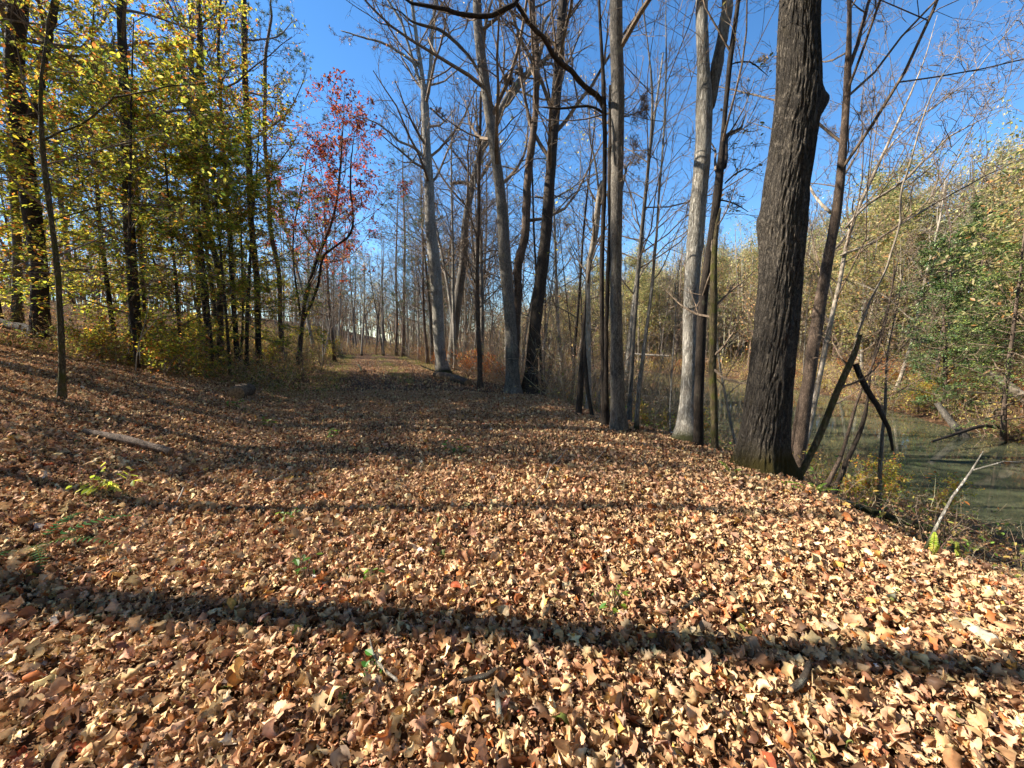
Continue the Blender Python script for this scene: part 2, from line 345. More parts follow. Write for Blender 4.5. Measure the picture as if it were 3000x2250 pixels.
def water_mat():
    m, n = newmat('murky_water'); L = n.links.new
    tc = nd(n, 'ShaderNodeTexCoord'); mp = nd(n, 'ShaderNodeMapping'); mp.inputs['Scale'].default_value = (1, .35, 1); L(tc.outputs['Object'], mp.inputs[0])
    no = nd(n, 'ShaderNodeTexNoise'); no.inputs['Scale'].default_value = .9; no.inputs['Detail'].default_value = 2; L(mp.outputs[0], no.inputs['Vector'])
    b = nd(n, 'ShaderNodeBump'); b.inputs['Strength'].default_value = .05; b.inputs['Distance'].default_value = .04; L(no.outputs['Fac'], b.inputs['Height'])
    p = nd(n, 'ShaderNodeBsdfPrincipled'); p.inputs['Base Color'].default_value = (*lin((78, 80, 60)), 1); p.inputs['Roughness'].default_value = .04
    p.inputs['IOR'].default_value = 1.33; L(b.outputs[0], p.inputs['Normal']); o = nd(n, 'ShaderNodeOutputMaterial'); L(p.outputs[0], o.inputs[0]); return m

# ------------------------------------------------------------------ ground and water
def axis(lo, hi, step, far_lo, far_hi):
    a = np.arange(lo, hi+1e-6, step); l = [lo]; s = step
    while l[-1] > far_lo: s *= 1.22; l.append(l[-1]-s)
    r = [hi]; s = step
    while r[-1] < far_hi: s *= 1.22; r.append(r[-1]+s)
    return np.concatenate([np.array(l[1:])[::-1], a, np.array(r[1:])])
gx = axis(-18, 30, .28, -1500, 1500); gy = axis(-3, 45, .28, -400, 2500)
X, Yg = np.meshgrid(gx, gy); Z = ground(X, Yg); nx, ny = len(gx), len(gy)
ii = (np.arange(ny-1)[:, None]*nx+np.arange(nx-1)[None]).ravel()
mesh_ground = mesh('ground', np.stack([X, Yg, Z], -1).reshape(-1, 3), [np.stack([ii, ii+1, ii+nx+1, ii+nx], -1)], ground_mat(), smooth=True)
tag(mesh_ground, kind='structure')
wx = np.linspace(-60, 60, 25); wy = np.linspace(-60, 300, 41); WX, WY = np.meshgrid(wx, wy)
jj = (np.arange(40)[:, None]*25+np.arange(24)[None]).ravel()
river = mesh('river_water', np.stack([WX, WY, np.full(WX.shape, WATER)], -1).reshape(-1, 3), [np.stack([jj, jj+1, jj+26, jj+25], -1)], water_mat())
tag(river, kind='structure')

# ------------------------------------------------------------------ fallen leaves
LIT_C = [(212, 178, 132), (196, 156, 114), (168, 124, 88), (202, 160, 124), (134, 94, 66), (224, 196, 148), (178, 108, 58), (98, 70, 50), (154, 130, 106), (208, 162, 84), (98, 104, 50), (158, 78, 44), (206, 196, 176)]
LIT_W = [22, 24, 20, 16, 10, 8, 3.5, 6, 4, 1.2, .4, .5, .3]
def litter(name, label, rng, N, region, ms, nx_, smin, smax, hmax, tiltsd, kinds=16, mask=None):
    V = []; Fq = []; Cc = []; n = 0
    xs, ys = region(rng, N)
    if mask is not None:
        k = rng.random(len(xs)) < mask(xs, ys); xs, ys = xs[k], ys[k]
    zs = ground(xs, ys); parts = []; which = rng.integers(0, kinds, len(xs))
    e = .08; gxn = (ground(xs+e, ys)-zs)/e; gyn = (ground(xs, ys+e)-zs)/e
    for kd in range(kinds):
        s = which == kd; M = s.sum()
        if not M: continue
        pf, sw, szf = [(oak, lambda y: 0.02, 1.15), (beech, lambda y: .02, .95), (beech, lambda y: .03, .72), (redoak, lambda y: .10*(1-y), 1.15), (oak, lambda y: .05, 1.2), (beech, lambda y: 0, .8), (broad, lambda y: .12, .9), (oak, lambda y: .02, .95)][kd % 8]
        tm = leaf_grid(ms, pf, sw, nx_, fold=[.5, .2, .75, .35, .15, .9, .3, .6][kd % 8]*(1 if kd < 8 else -.8), bend=[1.6, -2.0, 2.4, -1.0, 2.0, .9, -2.6, 1.3][(kd*5+kd//8*3) % 8]*(1 if kd < 8 else -1.2),
                       twist=[.6, -.8, .3, 1.0, -.5, .2, .9, -1.1][(kd*3) % 8], edge=[.3, -.5, .2, .7, -.3, .5, -.7, .1][kd % 8], rip=[.03, .0, .015, .03][kd % 4], seed=kd)
        cr_ = np.random.default_rng(kd+50); tm = (tm[0]+np.repeat(cr_.standard_normal((ms, nx_, 1))*[[[.0, .0, .035]]]+cr_.standard_normal((ms, nx_, 3))*.012, 1, 0).reshape(-1, 3), tm[1])
        sz = (smin+(smax-smin)*rng.random(M)**3.2)*szf
        up = np.minimum(np.abs(rng.standard_normal(M))*hmax, 3*hmax)+.012
        pos = np.stack([xs[s], ys[s], zs[s]+up], -1)
        yaw = rng.random(M)*6.283
        # follow the slope: tilt by the ground gradient seen from the leaf's own heading
        fx, fy = -np.sin(yaw), np.cos(yaw); rx, ry = np.cos(yaw), np.sin(yaw)
        pi = np.arctan(gxn[s]*fx+gyn[s]*fy)+tiltsd*rng.standard_normal(M); ro = -np.arctan(gxn[s]*rx+gyn[s]*ry)+tiltsd*rng.standard_normal(M)+math.pi*(rng.random(M) < .4)
        v, q, k = place(rng, tm, pos, sz, yaw, pi, ro)
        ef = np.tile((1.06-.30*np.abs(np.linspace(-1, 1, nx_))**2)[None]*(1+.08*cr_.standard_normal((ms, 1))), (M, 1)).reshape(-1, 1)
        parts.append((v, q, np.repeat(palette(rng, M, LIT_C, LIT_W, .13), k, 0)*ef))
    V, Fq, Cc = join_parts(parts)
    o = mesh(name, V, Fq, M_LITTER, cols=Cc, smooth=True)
    tag(o, label, 'fallen leaves', kind='stuff'); return o
def wedge(y0, y1, half=1.55, left=None):
    def f(rng, N):
        y = np.sqrt(y0*y0+(y1*y1-y0*y0)*rng.random(N)); x = (rng.random(N)*2-1)*half*y+0*y; return x, y
    return f
def onland(x, y):
    u, v = uv(x, y); vc = 3.55+1.15*sm(1.5, 4.2, u); return np.where(v < vc+1.2, 1, np.where(v < 9.5, .45, 0))
rng = np.random.default_rng(1)
def boxr(x0, x1, y0, y1):
    return lambda rng, N: (x0+(x1-x0)*rng.random(N), y0+(y1-y0)*rng.random(N))
litter('fallen_leaves', 'curled dry oak leaves covering the ground close to the camera', rng, 150000, boxr(-6.0, 6.0, .5, 4.6), 8, 5, .018, .10, .02, .62, mask=lambda x, y: np.where(np.abs(x) < 1.5*y+.8, 1., .0))
litter('fallen_leaves', 'brown fallen leaves across the trail and slope before the trunks', rng, 290000, wedge(4.5, 12, 1.5), 5, 3, .02, .08, .02, .62, mask=onland)
litter('fallen_leaves', 'thin spread of brown leaves on the far trail and woodland floor', rng, 170000, wedge(12, 36, 1.42), 4, 3, .045, .125, .02, .45, mask=lambda x, y: onland(x, y)*(1-.55*sm(16, 30, y))*(1-.6*np.exp(-((uv(x, y)[1]-1.7)/.5)**2)*sm(12, 18, y)))

# ------------------------------------------------------------------ trees traced along the trail
def trace(pts, Y):
    """[(px,py,width px)...] to world polyline and radii; Y a number or a list of distances"""
    Ys = Y if isinstance(Y, (list, tuple)) else [Y]*len(pts)
    p = np.array([P(a[0], a[1], y) for a, y in zip(pts, Ys)]); r = np.array([a[2]*y/F/2*math.cos(math.atan2(a[0]-1500, F)) for a, y in zip(pts, Ys)])
    return p, r
def c2(x0, y0, pts): return [(x0+a/2.212, y0+b/2.212, w_/2.212) for a, b, w_ in pts]
HEROES = []
def hero(name, label, Y, pts, mat, limbs=(), top=14, crown=(18, 6, 6, 3), leaf=None, seed=0, cat='tree', t0=.38, upl=.28, flare=1.5, twigmat=None, group=None, root=True, sides=20, lr=.26, ridges=0, cang=55, extra=None, leans=(0, 0), wob=.012, top_taper=.25):
    r = np.random.default_rng(seed+100)
    p, rad = trace(pts, Y)
    if p[0, 2] > p[-1, 2]: p = p[::-1]; rad = rad[::-1]
    # down to the ground
    if root:
        gz = g1(p[0, 0], p[0, 1])
        if p[0, 2] > gz-.1:
            d = (p[0]-p[1])/np.linalg.norm(p[0]-p[1]); d = d if d[2] < -.5 else np.array([0, 0, -1.])
            q = p[0]+d*(p[0, 2]-gz+.18)/max(.5, -d[2]); p = np.vstack([q, p]); rad = np.concatenate([[rad[0]*1.05], rad])
        else:
            k = (p[:, 2] > gz-.02); k[np.argmax(k)-1 if np.argmax(k) > 0 else 0] = True; p = p[k]; rad = rad[k]
            p[0, 2] = min(p[0, 2], gz-.15)
    base = p[0].copy(); base[2] = g1(base[0], base[1]) if root else base[2]
    if top and p[-1, 2] < top:
        d = p[-1]-p[-2]; d = d/np.linalg.norm(d); d = nrm(d*.7+np.array([leans[0], leans[1], .6])); L = (top-p[-1, 2])/max(d[2], .4)
        for k in (.35, .7, 1): p = np.vstack([p, p[-1]+d*L*.34+r.standard_normal(3)*.12]); rad = np.append(rad, rad[-1]*(1 if k == .35 else .66 if k == .7 else .3)*.9)
    pp, rr_ = resample(p, rad, .12 if ridges else .2)
    kk = 7 if len(pp) > 30 else 3
    pad = np.vstack([np.repeat(pp[:1], kk, 0), pp, np.repeat(pp[-1:], kk, 0)]); w_ = np.hanning(2*kk+3)[1:-1]; w_ /= w_.sum()
    sp = np.stack([np.convolve(pad[:, c], w_, 'valid') for c in range(3)], -1); bl = np.clip(np.minimum(np.arange(len(pp)), np.arange(len(pp))[::-1])/kk, 0, 1)[:, None]; pp = pp*(1-bl)+sp*bl
    h = pp[:, 2]-base[2]
    if root and flare > 1: rr_ = rr_*(1+(flare-1)*np.exp(-np.maximum(h, 0)/.28))
    pp[:, :2] += wob*np.cumsum(r.standard_normal((len(pp), 2)), 0)*.2
    o = empty(name, base); tag(o, label, cat, group)
    T = Tubes(); org = base
    if ridges: trunk = ridged(pp, rr_, mat, o, base, r, extra)
    else: T.add(pp, rr_, sides, .035, r); trunk = T.build('trunk', mat, o, org)
    mains = [(pp, rr_)]
    for lb in limbs:
        lp, lrad = trace(lb['p'], lb.get('Y', Y)); lp = lp.copy()
        if lb.get('out') is not None: lp[:, 1] += np.linspace(0, lb['out'], len(lp))
        lp2, lr2 = resample(lp, lrad, .15)
        lp2 += np.cumsum(r.standard_normal(lp2.shape), 0)*.008
        T2 = Tubes(); T2.add(lp2, lr2, 10, .08, r); T2.build(lb.get('name', 'limb'), lb.get('mat', mat), o, org)
        if lb.get('twigs', True): mains.append((lp2, lr2))
    if crown:
        T3 = Tubes(); fol = []; tw = twigmat or B_TWIG; KY = min(1.7, max(1, math.hypot(base[0], base[1])/9))
        for mi, (mp_, mr) in enumerate(mains):
            n_ = 24; s = np.linspace(0, len(mp_)-1, n_).astype(int); Pm = mp_[s][None]; Rm = mr[s][None]
            nb = crown[0] if mi == 0 else max(4, int(crown[0]*.45)); a0 = t0 if mi == 0 else .25
            L1, R1 = grow(r, Pm, Rm, nb, a0, .99, cang, 12, lr if mi == 0 else .4, .45, .42, 9, .11, upl*.35, rcap=.07)
            T3.add(L1, R1, 6, .04, r)
            L2, R2 = grow(r, L1, R1, crown[1], .15, .98, 45, 14, .5, .55, .55, 7, .2, .05, rmin=.005*KY); T3.add(L2, R2, 4)
            L3, R3 = grow(r, L2, R2, crown[2], .15, .98, 42, 15, .5, .5, .55, 5, .22, .05, rmin=.0035*KY); T3.add(L3, R3, 3)
            last = L3
            if crown[3]:
                L4, R4 = grow(r, L3, R3, crown[3], .2, .98, 40, 15, .55, .4, .6, 4, .2, .05, rmin=.0028*KY); T3.add(L4, R4, 3); last = L4
            if leaf: fol.append(foliage(r, last, leaf['per'], leaf['size'], leaf['c'], leaf['w'], keep=leaf.get('keep', 1), tilt=leaf.get('tilt', .5), off=.03))
        T3.build('crown', tw, o, org, smooth=False)
        if fol:
            V, Fs, Cc = join_parts(fol); mesh('foliage', V, Fs, M_LEAF, o, Cc, org=org)
    HEROES.append(o); return o
def ridged(pp, rr_, mat, o, base, r, extra):
    """a thick trunk with modelled bark ridges, root flare and burls"""
    k = 220; pp, rr_ = resample(pp, rr_, .03); n = len(pp); a = np.arange(k)*2*math.pi/k; A, H = np.meshgrid(a, pp[:, 2]-base[2])
    ca, sa = np.cos(A), np.sin(A)
    nz = 26*A/(2*math.pi)
    def per(fa, fh, off): # periodic noise round the trunk
        return fbm((ca*fa+20+off), (sa*fa+20)+H*fh, 3)
    rid = np.abs(fbm(ca*6.5+31+.3*np.sin(H*5), sa*6.5+40+H*2.2, 2)+.8*fbm(ca*14+31, sa*14+40+H*8, 2))
    rr = rr_[:, None]*np.ones(k)
    rr = rr+.014*np.minimum(rid*6, 1)*1.2-.008+.03*per(1.6, .5, 0)
    rr = rr*(1+.42*np.exp(-np.maximum(H, 0)/.22)*(.5+.5*np.cos(4*A+1.2))+.16*np.exp(-np.maximum(H, 0)/.6)*(.5+.5*np.cos(3*A+.5)))
    for (h0, ang, amp, sh, sang) in extra or []:
        da = (A-ang+math.pi) % (2*math.pi)-math.pi; rr = rr+amp*np.exp(-((H-h0)/np.where(H > h0, sh*.9, sh*1.6))**2-(da/sang)**2)
    V = pp[:, None]+rr[..., None]*np.stack([ca, sa, 0*ca], -1)
    i = np.arange(n-1)[:, None]*k; j = np.arange(k)[None]; j2 = (j+1) % k
    q = np.stack([i+j, i+j2, i+k+j2, i+k+j], -1).reshape(-1, 4)
    return mesh('trunk', V.reshape(-1, 3), [q], mat, o, smooth=True, org=base)

YEL = [(206, 188, 60), (178, 176, 62), (142, 150, 54), (212, 166, 66), (188, 116, 56), (92, 112, 46), (214, 198, 104), (150, 108, 62)]
YW = [20, 20, 20, 9, 8, 14, 6, 6]
TAN = [(196, 150, 104), (170, 112, 72), (210, 176, 120), (150, 120, 70)]
RED = [(160, 62, 38), (132, 50, 36), (172, 92, 50), (100, 46, 34), (150, 104, 60)]

A2 = lambda *p: c2(1000, 0, p)
A5 = lambda *p: c2(1000, 750, p)
A3 = lambda *p: c2(2000, 0, p)
A6 = lambda *p: c2(2000, 750, p)
A1 = lambda *p: c2(0, 0, p)
A4 = lambda *p: c2(0, 750, p)
few = dict(per=1, size=.07, c=TAN, w=[3, 3, 2, 1], keep=.10)

hero('forked_tree', 'grey tree behind the round log, splitting high into several upright stems', 20, A5((655, 735, 85), (640, 640, 72), (625, 300, 72), (600, 0, 74))+A2((580, 1500, 68), (572, 1200, 60), (550, 900, 50), (545, 690, 50), (525, 480, 26), (485, 220, 22), (460, 0, 20)), B_PALE,
     limbs=[dict(p=A2((545, 690, 34), (575, 480, 24), (580, 220, 22), (600, 0, 20), (612, -300, 14), (640, -700, 6))),
            dict(p=A2((540, 620, 20), (475, 440, 20), (432, 300, 17), (385, 140, 15), (300, 0, 13), (200, -300, 8))),
            dict(p=A2((520, 440, 16), (410, 360, 17), (280, 285, 15), (140, 235, 11), (0, 195, 6))),
            dict(p=A2((552, 1040, 22), (460, 950, 17), (375, 912, 15), (305, 850, 12), (200, 780, 9), (50, 740, 4))),
            dict(p=A2((575, 700, 12), (690, 790, 10), (600, 560, 8))[:2], twigs=True)], top=16.5, crown=(14, 6, 6, 3), leaf=few, seed=1, t0=.5, lr=.3)
hero('leaning_tree', 'tree bending right behind the trunk pair with a mottled leaning limb', 24, A5((725, 560, 58), (740, 400, 56), (765, 200, 52), (795, 0, 46))+A2((800, 1500, 46), (850, 1200, 42), (920, 950, 40), (1000, 780, 38), (1085, 620, 42), (1200, 480, 38), (1290, 420, 28), (1370, 345, 20), (1480, 200, 10)), B_GREY,
     limbs=[dict(p=A2((1200, 480, 26), (1290, 330, 20), (1310, 150, 16), (1390, 40, 10), (1500, -150, 5))), dict(p=A2((850, 1200, 24), (770, 1180, 20), (700, 1190, 18), (800, 1080, 10))[:3]), dict(p=A2((1290, 425, 12), (1400, 410, 8), (1490, 400, 4)))],
     top=None, crown=(18, 6, 6, 3), leaf=few, seed=2, t0=.4)
hero('twin_trunk_tree', 'two stems from one foot, mossy grey in front of reddish, just behind the trail edge', 12.3, A5((1112, 870, 92), (1105, 700, 84), (1098, 450, 74), (1072, 200, 72), (1048, 0, 74))+A2((1052, 1600, 72), (1022, 1200, 62), (972, 850, 62), (935, 600, 60), (900, 350, 58), (868, 0, 50)), B_GREY,
     limbs=[dict(p=A5((1118, 820, 50), (1128, 500, 56), (1140, 250, 52), (1150, 0, 54))+A2((1168, 1600, 54), (1198, 1200, 50), (1225, 950, 46), (1255, 720, 38), (1270, 450, 40), (1248, 150, 32), (1240, 0, 28), (1225, -500, 18), (1180, -1000, 6)), Y=12.7, mat=B_BROWN, name='trunk'),
            dict(p=A2((900, 510, 14), (860, 420, 18), (780, 330, 18), (690, 262, 18), (560, 225, 16), (480, 212, 12), (420, 170, 8), (360, 150, 4)), out=-.6)],
     top=15, crown=(13, 7, 6, 3), seed=3, t0=.42, lr=.28)
hero('tall_tree', 'dark straight trunk leaning right beside the twin stems, its top lit by sun', 12.6, A5((1222, 850, 96), (1230, 760, 84), (1250, 500, 76), (1285, 200, 76), (1310, 0, 76))+A2((1318, 1600, 72), (1342, 1200, 66), (1372, 800, 60), (1400, 450, 60), (1420, 200, 56), (1432, 0, 54)), B_DARK,
     limbs=[dict(p=A2((1355, 700, 16), (1330, 560, 10), (1290, 420, 8), (1190, 330, 6), (1130, 260, 3)), out=-.5)], top=15, crown=(15, 7, 6, 3), seed=4, t0=.38)
hero('slender_tree', 'slim straight tree rising from the leaf edge beside the log end', 13.5, A5((898, 810, 32), (892, 600, 30), (882, 300, 26), (880, 0, 24))+A2((885, 1600, 22), (890, 1200, 20), (900, 800, 18), (906, 600, 14)), B_BROWN, top=8, crown=(14, 5, 5, 2), seed=5, t0=.3)
hero('dead_snag', 'blackened broken snag leaning against the thicket at the bank', 8.6, A5((1538, 1000, 42), (1548, 850, 40), (1562, 600, 28), (1575, 400, 18), (1584, 250, 7)), B_DARK, top=None, crown=None, seed=6, flare=1.1, cat='dead tree')
hero('dead_snag', 'short curved black stem right of the tall snag', 8.4, A5((1625, 1030, 24), (1600, 900, 28), (1582, 750, 30), (1580, 600, 20), (1578, 520, 8)), B_DARK, top=None, crown=None, seed=7, flare=1.1, cat='dead tree')
hero('broken_top_tree', 'pale mottled tree with its top snapped off, among slim stems', 10, A5((1600, 880, 34), (1600, 600, 34), (1600, 300, 32), (1610, 0, 36))+A2((1635, 1600, 40), (1655, 1400, 40), (1682, 1200, 36), (1690, 1175, 26)), B_WHITE,
     limbs=[dict(p=A2((1640, 1480, 14), (1665, 1250, 14), (1650, 1050, 12), (1615, 850, 9), (1620, 650, 6), (1600, 500, 4)), mat=B_WHITE)], top=None, crown=(8, 4, 4, 2), seed=8, t0=.5)
hero('twin_stem_tree', 'two slim dark stems side by side sending a heavy limb arching over the trail', 7.3, A5((1712, 1060, 52), (1705, 900, 40), (1692, 600, 30), (1682, 300, 30), (1684, 0, 30))+A2((1690, 1600, 28), (1700, 1200, 28), (1710, 900, 28), (1704, 700, 30), (1690, 400, 22), (1680, 200, 19), (1668, 0, 16)), B_DARK,
     limbs=[dict(p=A5((1715, 1000, 34), (1714, 700, 30), (1716, 400, 26), (1720, 0, 26))+A2((1726, 1600, 26), (1724, 1200, 26), (1722, 900, 26), (1728, 700, 22), (1724, 525, 20)), Y=7.1, twigs=False, name='trunk'),
            dict(p=A2((1702, 700, 30), (1672, 620, 30), (1590, 550, 30), (1500, 440, 31), (1420, 370, 31), (1365, 290, 29), (1325, 210, 27), (1262, 140, 25), (1200, 50, 24), (1160, -15, 22)), Y=[7.3, 7.3, 7.1, 6.9, 6.7, 6.5, 6.35, 6.2, 6.05, 5.9]),
            dict(p=A2((1162, -20, 18), (1130, 28, 24), (1050, 72, 26), (920, 115, 26), (830, 103, 25), (750, 98, 24), (650, 68, 22), (540, 45, 20), (450, 38, 18), (400, 0, 14), (330, -60, 8)), Y=5.9, twigs=True),
            dict(p=A2((1695, 730, 16), (1650, 700, 15), (1560, 690, 16), (1450, 702, 14), (1350, 700, 10), (1285, 688, 6)), Y=7.0)],
     top=13, crown=(10, 5, 5, 2), seed=9, t0=.55, sides=12)
hero('straight_tree', 'straight grey brown trunk at the leaf edge, patched with dark bark stains', 7.0, A5((1800, 1120, 96), (1792, 1000, 88), (1790, 800, 88), (1783, 400, 76), (1780, 0, 72))+A2((1780, 1600, 74), (1788, 1200, 76), (1796, 900, 80), (1792, 500, 80), (1785, 0, 78)), B_GREY,
     limbs=[dict(p=A2((1825, 1220, 10), (1860, 1100, 14), (1900, 1000, 12), (1960, 940, 9), (2000, 850, 5)), out=.8), dict(p=A2((1825, 760, 8), (1890, 700, 10), (1960, 640, 7), (2010, 520, 4)), out=.6)], top=15, crown=(16, 7, 6, 3), seed=10, t0=.38)
hero('slender_tree', 'slim pale tree just right of the straight stained trunk', 6.9, A5((1912, 1135, 28), (1925, 900, 28), (1948, 650, 26), (1985, 400, 22), (2010, 200, 22), (2040, 0, 18))+A2((2030, 1500, 16), (2060, 1200, 14), (2085, 850, 12)), B_PALE, top=7, crown=(13, 5, 5, 2), seed=11, t0=.35, sides=10, lr=.4)
hero('slender_tree', 'thin grey tree between the stained trunk and the pale slim one', 8.6, A5((1868, 960, 32), (1872, 850, 30), (1890, 600, 26), (1915, 300, 24), (1935, 0, 24))+A2((1950, 1500, 24), (1980, 1200, 22), (2010, 1000, 20), (2030, 800, 18), (2020, 500, 14), (2010, 300, 8)), B_GREY, top=10, crown=(15, 5, 5, 3), seed=12, t0=.3, lr=.35, sides=10)
hero('pale_forked_tree', 'pale barked tree forking into a tall V against the sky', 6.5, A6((30, 1150, 150), (38, 1000, 120), (45, 700, 102), (55, 300, 100), (62, 0, 100))+A3((85, 1600, 112), (108, 1200, 104), (148, 850, 102), (165, 680, 108), (140, 520, 84), (125, 350, 74), (122, 150, 74), (118, 0, 72)), B_PALE,
     limbs=[dict(p=A3((168, 690, 78), (195, 560, 72), (222, 430, 70), (250, 280, 70), (280, 100, 72), (300, -60, 68), (335, -400, 50), (400, -900, 20)), twigs=True)], top=14, crown=(12, 6, 5, 3), seed=13, t0=.6)
hero('dark_branching_tree', 'black limbed tree against the pale forked trunk, a crooked branch reaching right', 6.1, A6((102, 1245, 52), (105, 1000, 62), (108, 700, 64), (135, 300, 60), (158, 0, 56))+A3((200, 1600, 52), (232, 1250, 58), (256, 1050, 48), (268, 850, 30), (282, 650, 30), (305, 430, 34), (340, 220, 30), (368, 60, 28), (390, -60, 24)), B_DARK,
     limbs=[dict(p=A3((262, 1080, 40), (300, 1000, 42), (335, 890, 38), (385, 780, 36), (450, 722, 32), (540, 670, 28), (600, 610, 24), (650, 540, 16), (720, 420, 8)), out=1.2),
            dict(p=A3((275, 1190, 10), (360, 1120, 12), (470, 1040, 12), (545, 990, 10), (640, 985, 5)), out=.7),
            dict(p=A3((300, 420, 8), (390, 360, 11), (500, 325, 10), (580, 325, 8), (680, 350, 3)), out=.4),
            dict(p=A3((240, 1290, 10), (330, 1278, 11), (430, 1280, 9), (530, 1300, 5)), out=.4)],
     top=11, crown=(10, 4, 4, 2), leaf=dict(per=1, size=.06, c=[(120, 112, 62), (92, 96, 58), (150, 120, 70)], w=[1, 1, 1], keep=.22), seed=14, t0=.35, sides=12)
hero('mossy_tree', 'slim crooked tree with peeling orange bark and moss, left of the great trunk', 5.9, A6((208, 1275, 50), (205, 1100, 46), (202, 950, 50), (192, 750, 50), (198, 500, 52), (206, 250, 50), (196, 0, 40))+A3((205, 1600, 34), (225, 1450, 26), (250, 1350, 14)), B_MOSS, top=None, crown=(7, 4, 3, 0), seed=15, sides=12, flare=1.15)
hero('big_oak', 'great dark furrowed trunk with burls and mossy foot at the bank edge', 4.95, A6((515, 1330, 300), (525, 1200, 305), (545, 1000, 300), (575, 800, 292), (600, 600, 288), (630, 350, 284), (655, 100, 280))+A3((660, 1600, 292), (662, 1450, 300), (680, 1250, 288), (712, 1050, 284), (745, 900, 284), (775, 720, 288), (785, 590, 280), (775, 400, 268), (772, 200, 256), (780, 0, 250)), B_BIG,
     top=15, crown=(14, 6, 5, 3), seed=16, t0=.62, flare=1.12, ridges=1, extra=[(3.1, 3.1, .055, .12, .45), (4.45, -.15, .10, .10, .42), (3.85, 4.4, .035, .1, .45)])
hero('double_trunk_tree', 'brown tree behind the great trunk, twin feet and forked top', 7.2, A6((745, 1350, 84), (765, 1150, 84), (800, 900, 84), (835, 650, 86), (870, 400, 86), (910, 150, 80), (932, 0, 72))+A3((965, 1600, 70), (1000, 1350, 68), (1022, 1150, 62), (1030, 950, 54), (1048, 750, 50), (1062, 550, 48), (1072, 420, 46), (1076, 200, 30), (1076, 0, 28)), B_BROWN,
     limbs=[dict(p=A6((705, 1300, 62), (725, 1150, 58), (752, 1000, 52), (775, 850, 50), (800, 650, 42), (835, 400, 34), (860, 250, 22)), Y=7.6, twigs=False, name='trunk'),
            dict(p=A3((1078, 460, 26), (1110, 385, 28), (1150, 260, 28), (1190, 130, 26), (1222, -10, 24), (1300, -350, 14))),
            dict(p=A3((1045, 1060, 14), (1080, 1010, 12), (1130, 920, 10), (1170, 800, 9), (1240, 700, 6), (1330, 620, 3)), out=.5)], top=12, crown=(16, 6, 5, 3), seed=17, t0=.4, lr=.35)
hero('white_limbed_tree', 'white barked leaning tree fanning its branches over the river', 9.5, A6((800, 1180, 44), (860, 950, 42), (900, 700, 38), (960, 450, 36), (1005, 250, 30), (1040, 60, 30))+A3((1085, 1450, 28), (1160, 1290, 26), (1225, 1145, 24), (1285, 1050, 22), (1340, 900, 18), (1400, 750, 16), (1480, 610, 12), (1560, 400, 8), (1600, 250, 6), (1640, 100, 3)), B_WHITE,
     limbs=[dict(p=A3((1050, 1480, 20), (1180, 1320, 22), (1290, 1240, 20), (1400, 1120, 18), (1500, 1000, 14), (1560, 960, 10), (1680, 890, 4)), out=-1),
            dict(p=A6((955, 470, 12), (990, 320, 12))+A3((1000, 1640, 22), (1090, 1580, 22), (1170, 1500, 20), (1225, 1410, 17), (1240, 1310, 12), (1280, 1200, 6)), out=.6),
            dict(p=A3((1020, 1655, 20), (1180, 1580, 18), (1330, 1480, 17), (1500, 1370, 15), (1620, 1295, 14), (1760, 1210, 11), (1850, 1160, 8), (2000, 1110, 4)), out=-1.2),
            dict(p=A3((960, 1380, 24), (915, 1270, 20), (920, 1150, 17), (950, 950, 14), (975, 780, 12), (930, 690, 8), (940, 640, 4)), out=1.5),
            dict(p=A3((1300, 1010, 12), (1410, 860, 10), (1480, 780, 10), (1550, 730, 10), (1700, 600, 8), (1850, 400, 6), (2050, 150, 3)), out=-.5)],
     top=None, crown=(16, 6, 5, 3), seed=18, t0=.35, lr=.3, twigmat=B_TWIG, sides=12)
hero('mossy_leaning_tree', 'moss furred stem leaning by the river with a dead branch hanging down', 5.1, A6((758, 1430, 46), (830, 1300, 46), (880, 1190, 48), (930, 1080, 50), (965, 950, 48), (1010, 840, 48), (1070, 740, 50), (1110, 650, 42), (1140, 560, 36), (1155, 510, 26)), B_MOSS,
     limbs=[dict(p=A6((1118, 690, 44), (1160, 770, 46), (1200, 850, 46), (1260, 930, 42), (1310, 1010, 38), (1350, 1090, 32), (1375, 1170, 28), (1398, 1262, 20)), name='broken_branch', mat=B_DARK, twigs=False, Y=[5.1, 5.05, 5, 4.95, 4.9, 4.85, 4.85, 4.8]),
            dict(p=A6((1130, 520, 20), (1180, 390, 18), (1250, 200, 16), (1330, 0, 15))+A3((1390, 1480, 15), (1400, 1250, 15), (1440, 1050, 14), (1500, 850, 12), (1560, 680, 11), (1640, 480, 10), (1690, 400, 8), (1770, 280, 3)), mat=B_WHITE),
            dict(p=A3((1670, 430, 6), (1640, 425, 5), (1610, 420, 3)), mat=B_WHITE, twigs=False)],
     top=None, crown=(5, 3, 3, 0), seed=19, flare=1.1, t0=.6, sides=14)
hero('dark_leaning_tree', 'thin black stem leaning right below the hanging dead branch', 5.6, A6((985, 1520, 40), (1040, 1390, 36), (1100, 1250, 34), (1165, 1130, 34), (1205, 1030, 30), (1215, 900, 18), (1220, 700, 14), (1290, 520, 14), (1340, 330, 12), (1375, 150, 12), (1400, 20, 8)), B_DARK, top=None, crown=(12, 4, 4, 2), seed=20, t0=.5, sides=10, flare=1.2)
hero('dark_leaning_tree', 'bent black stem left of its thinner neighbour, under the mossy leaning tree', 5.4, A6((950, 1450, 34), (1000, 1350, 32), (1050, 1270, 24), (1075, 1130, 24), (1095, 1000, 22), (1140, 860, 18), (1210, 780, 16), (1260, 600, 15), (1300, 480, 14), (1345, 250, 12), (1360, 150, 10), (1358, 0, 6)), B_BROWN, top=None, crown=(12, 4, 4, 2), seed=21, t0=.5, sides=10, flare=1.2)
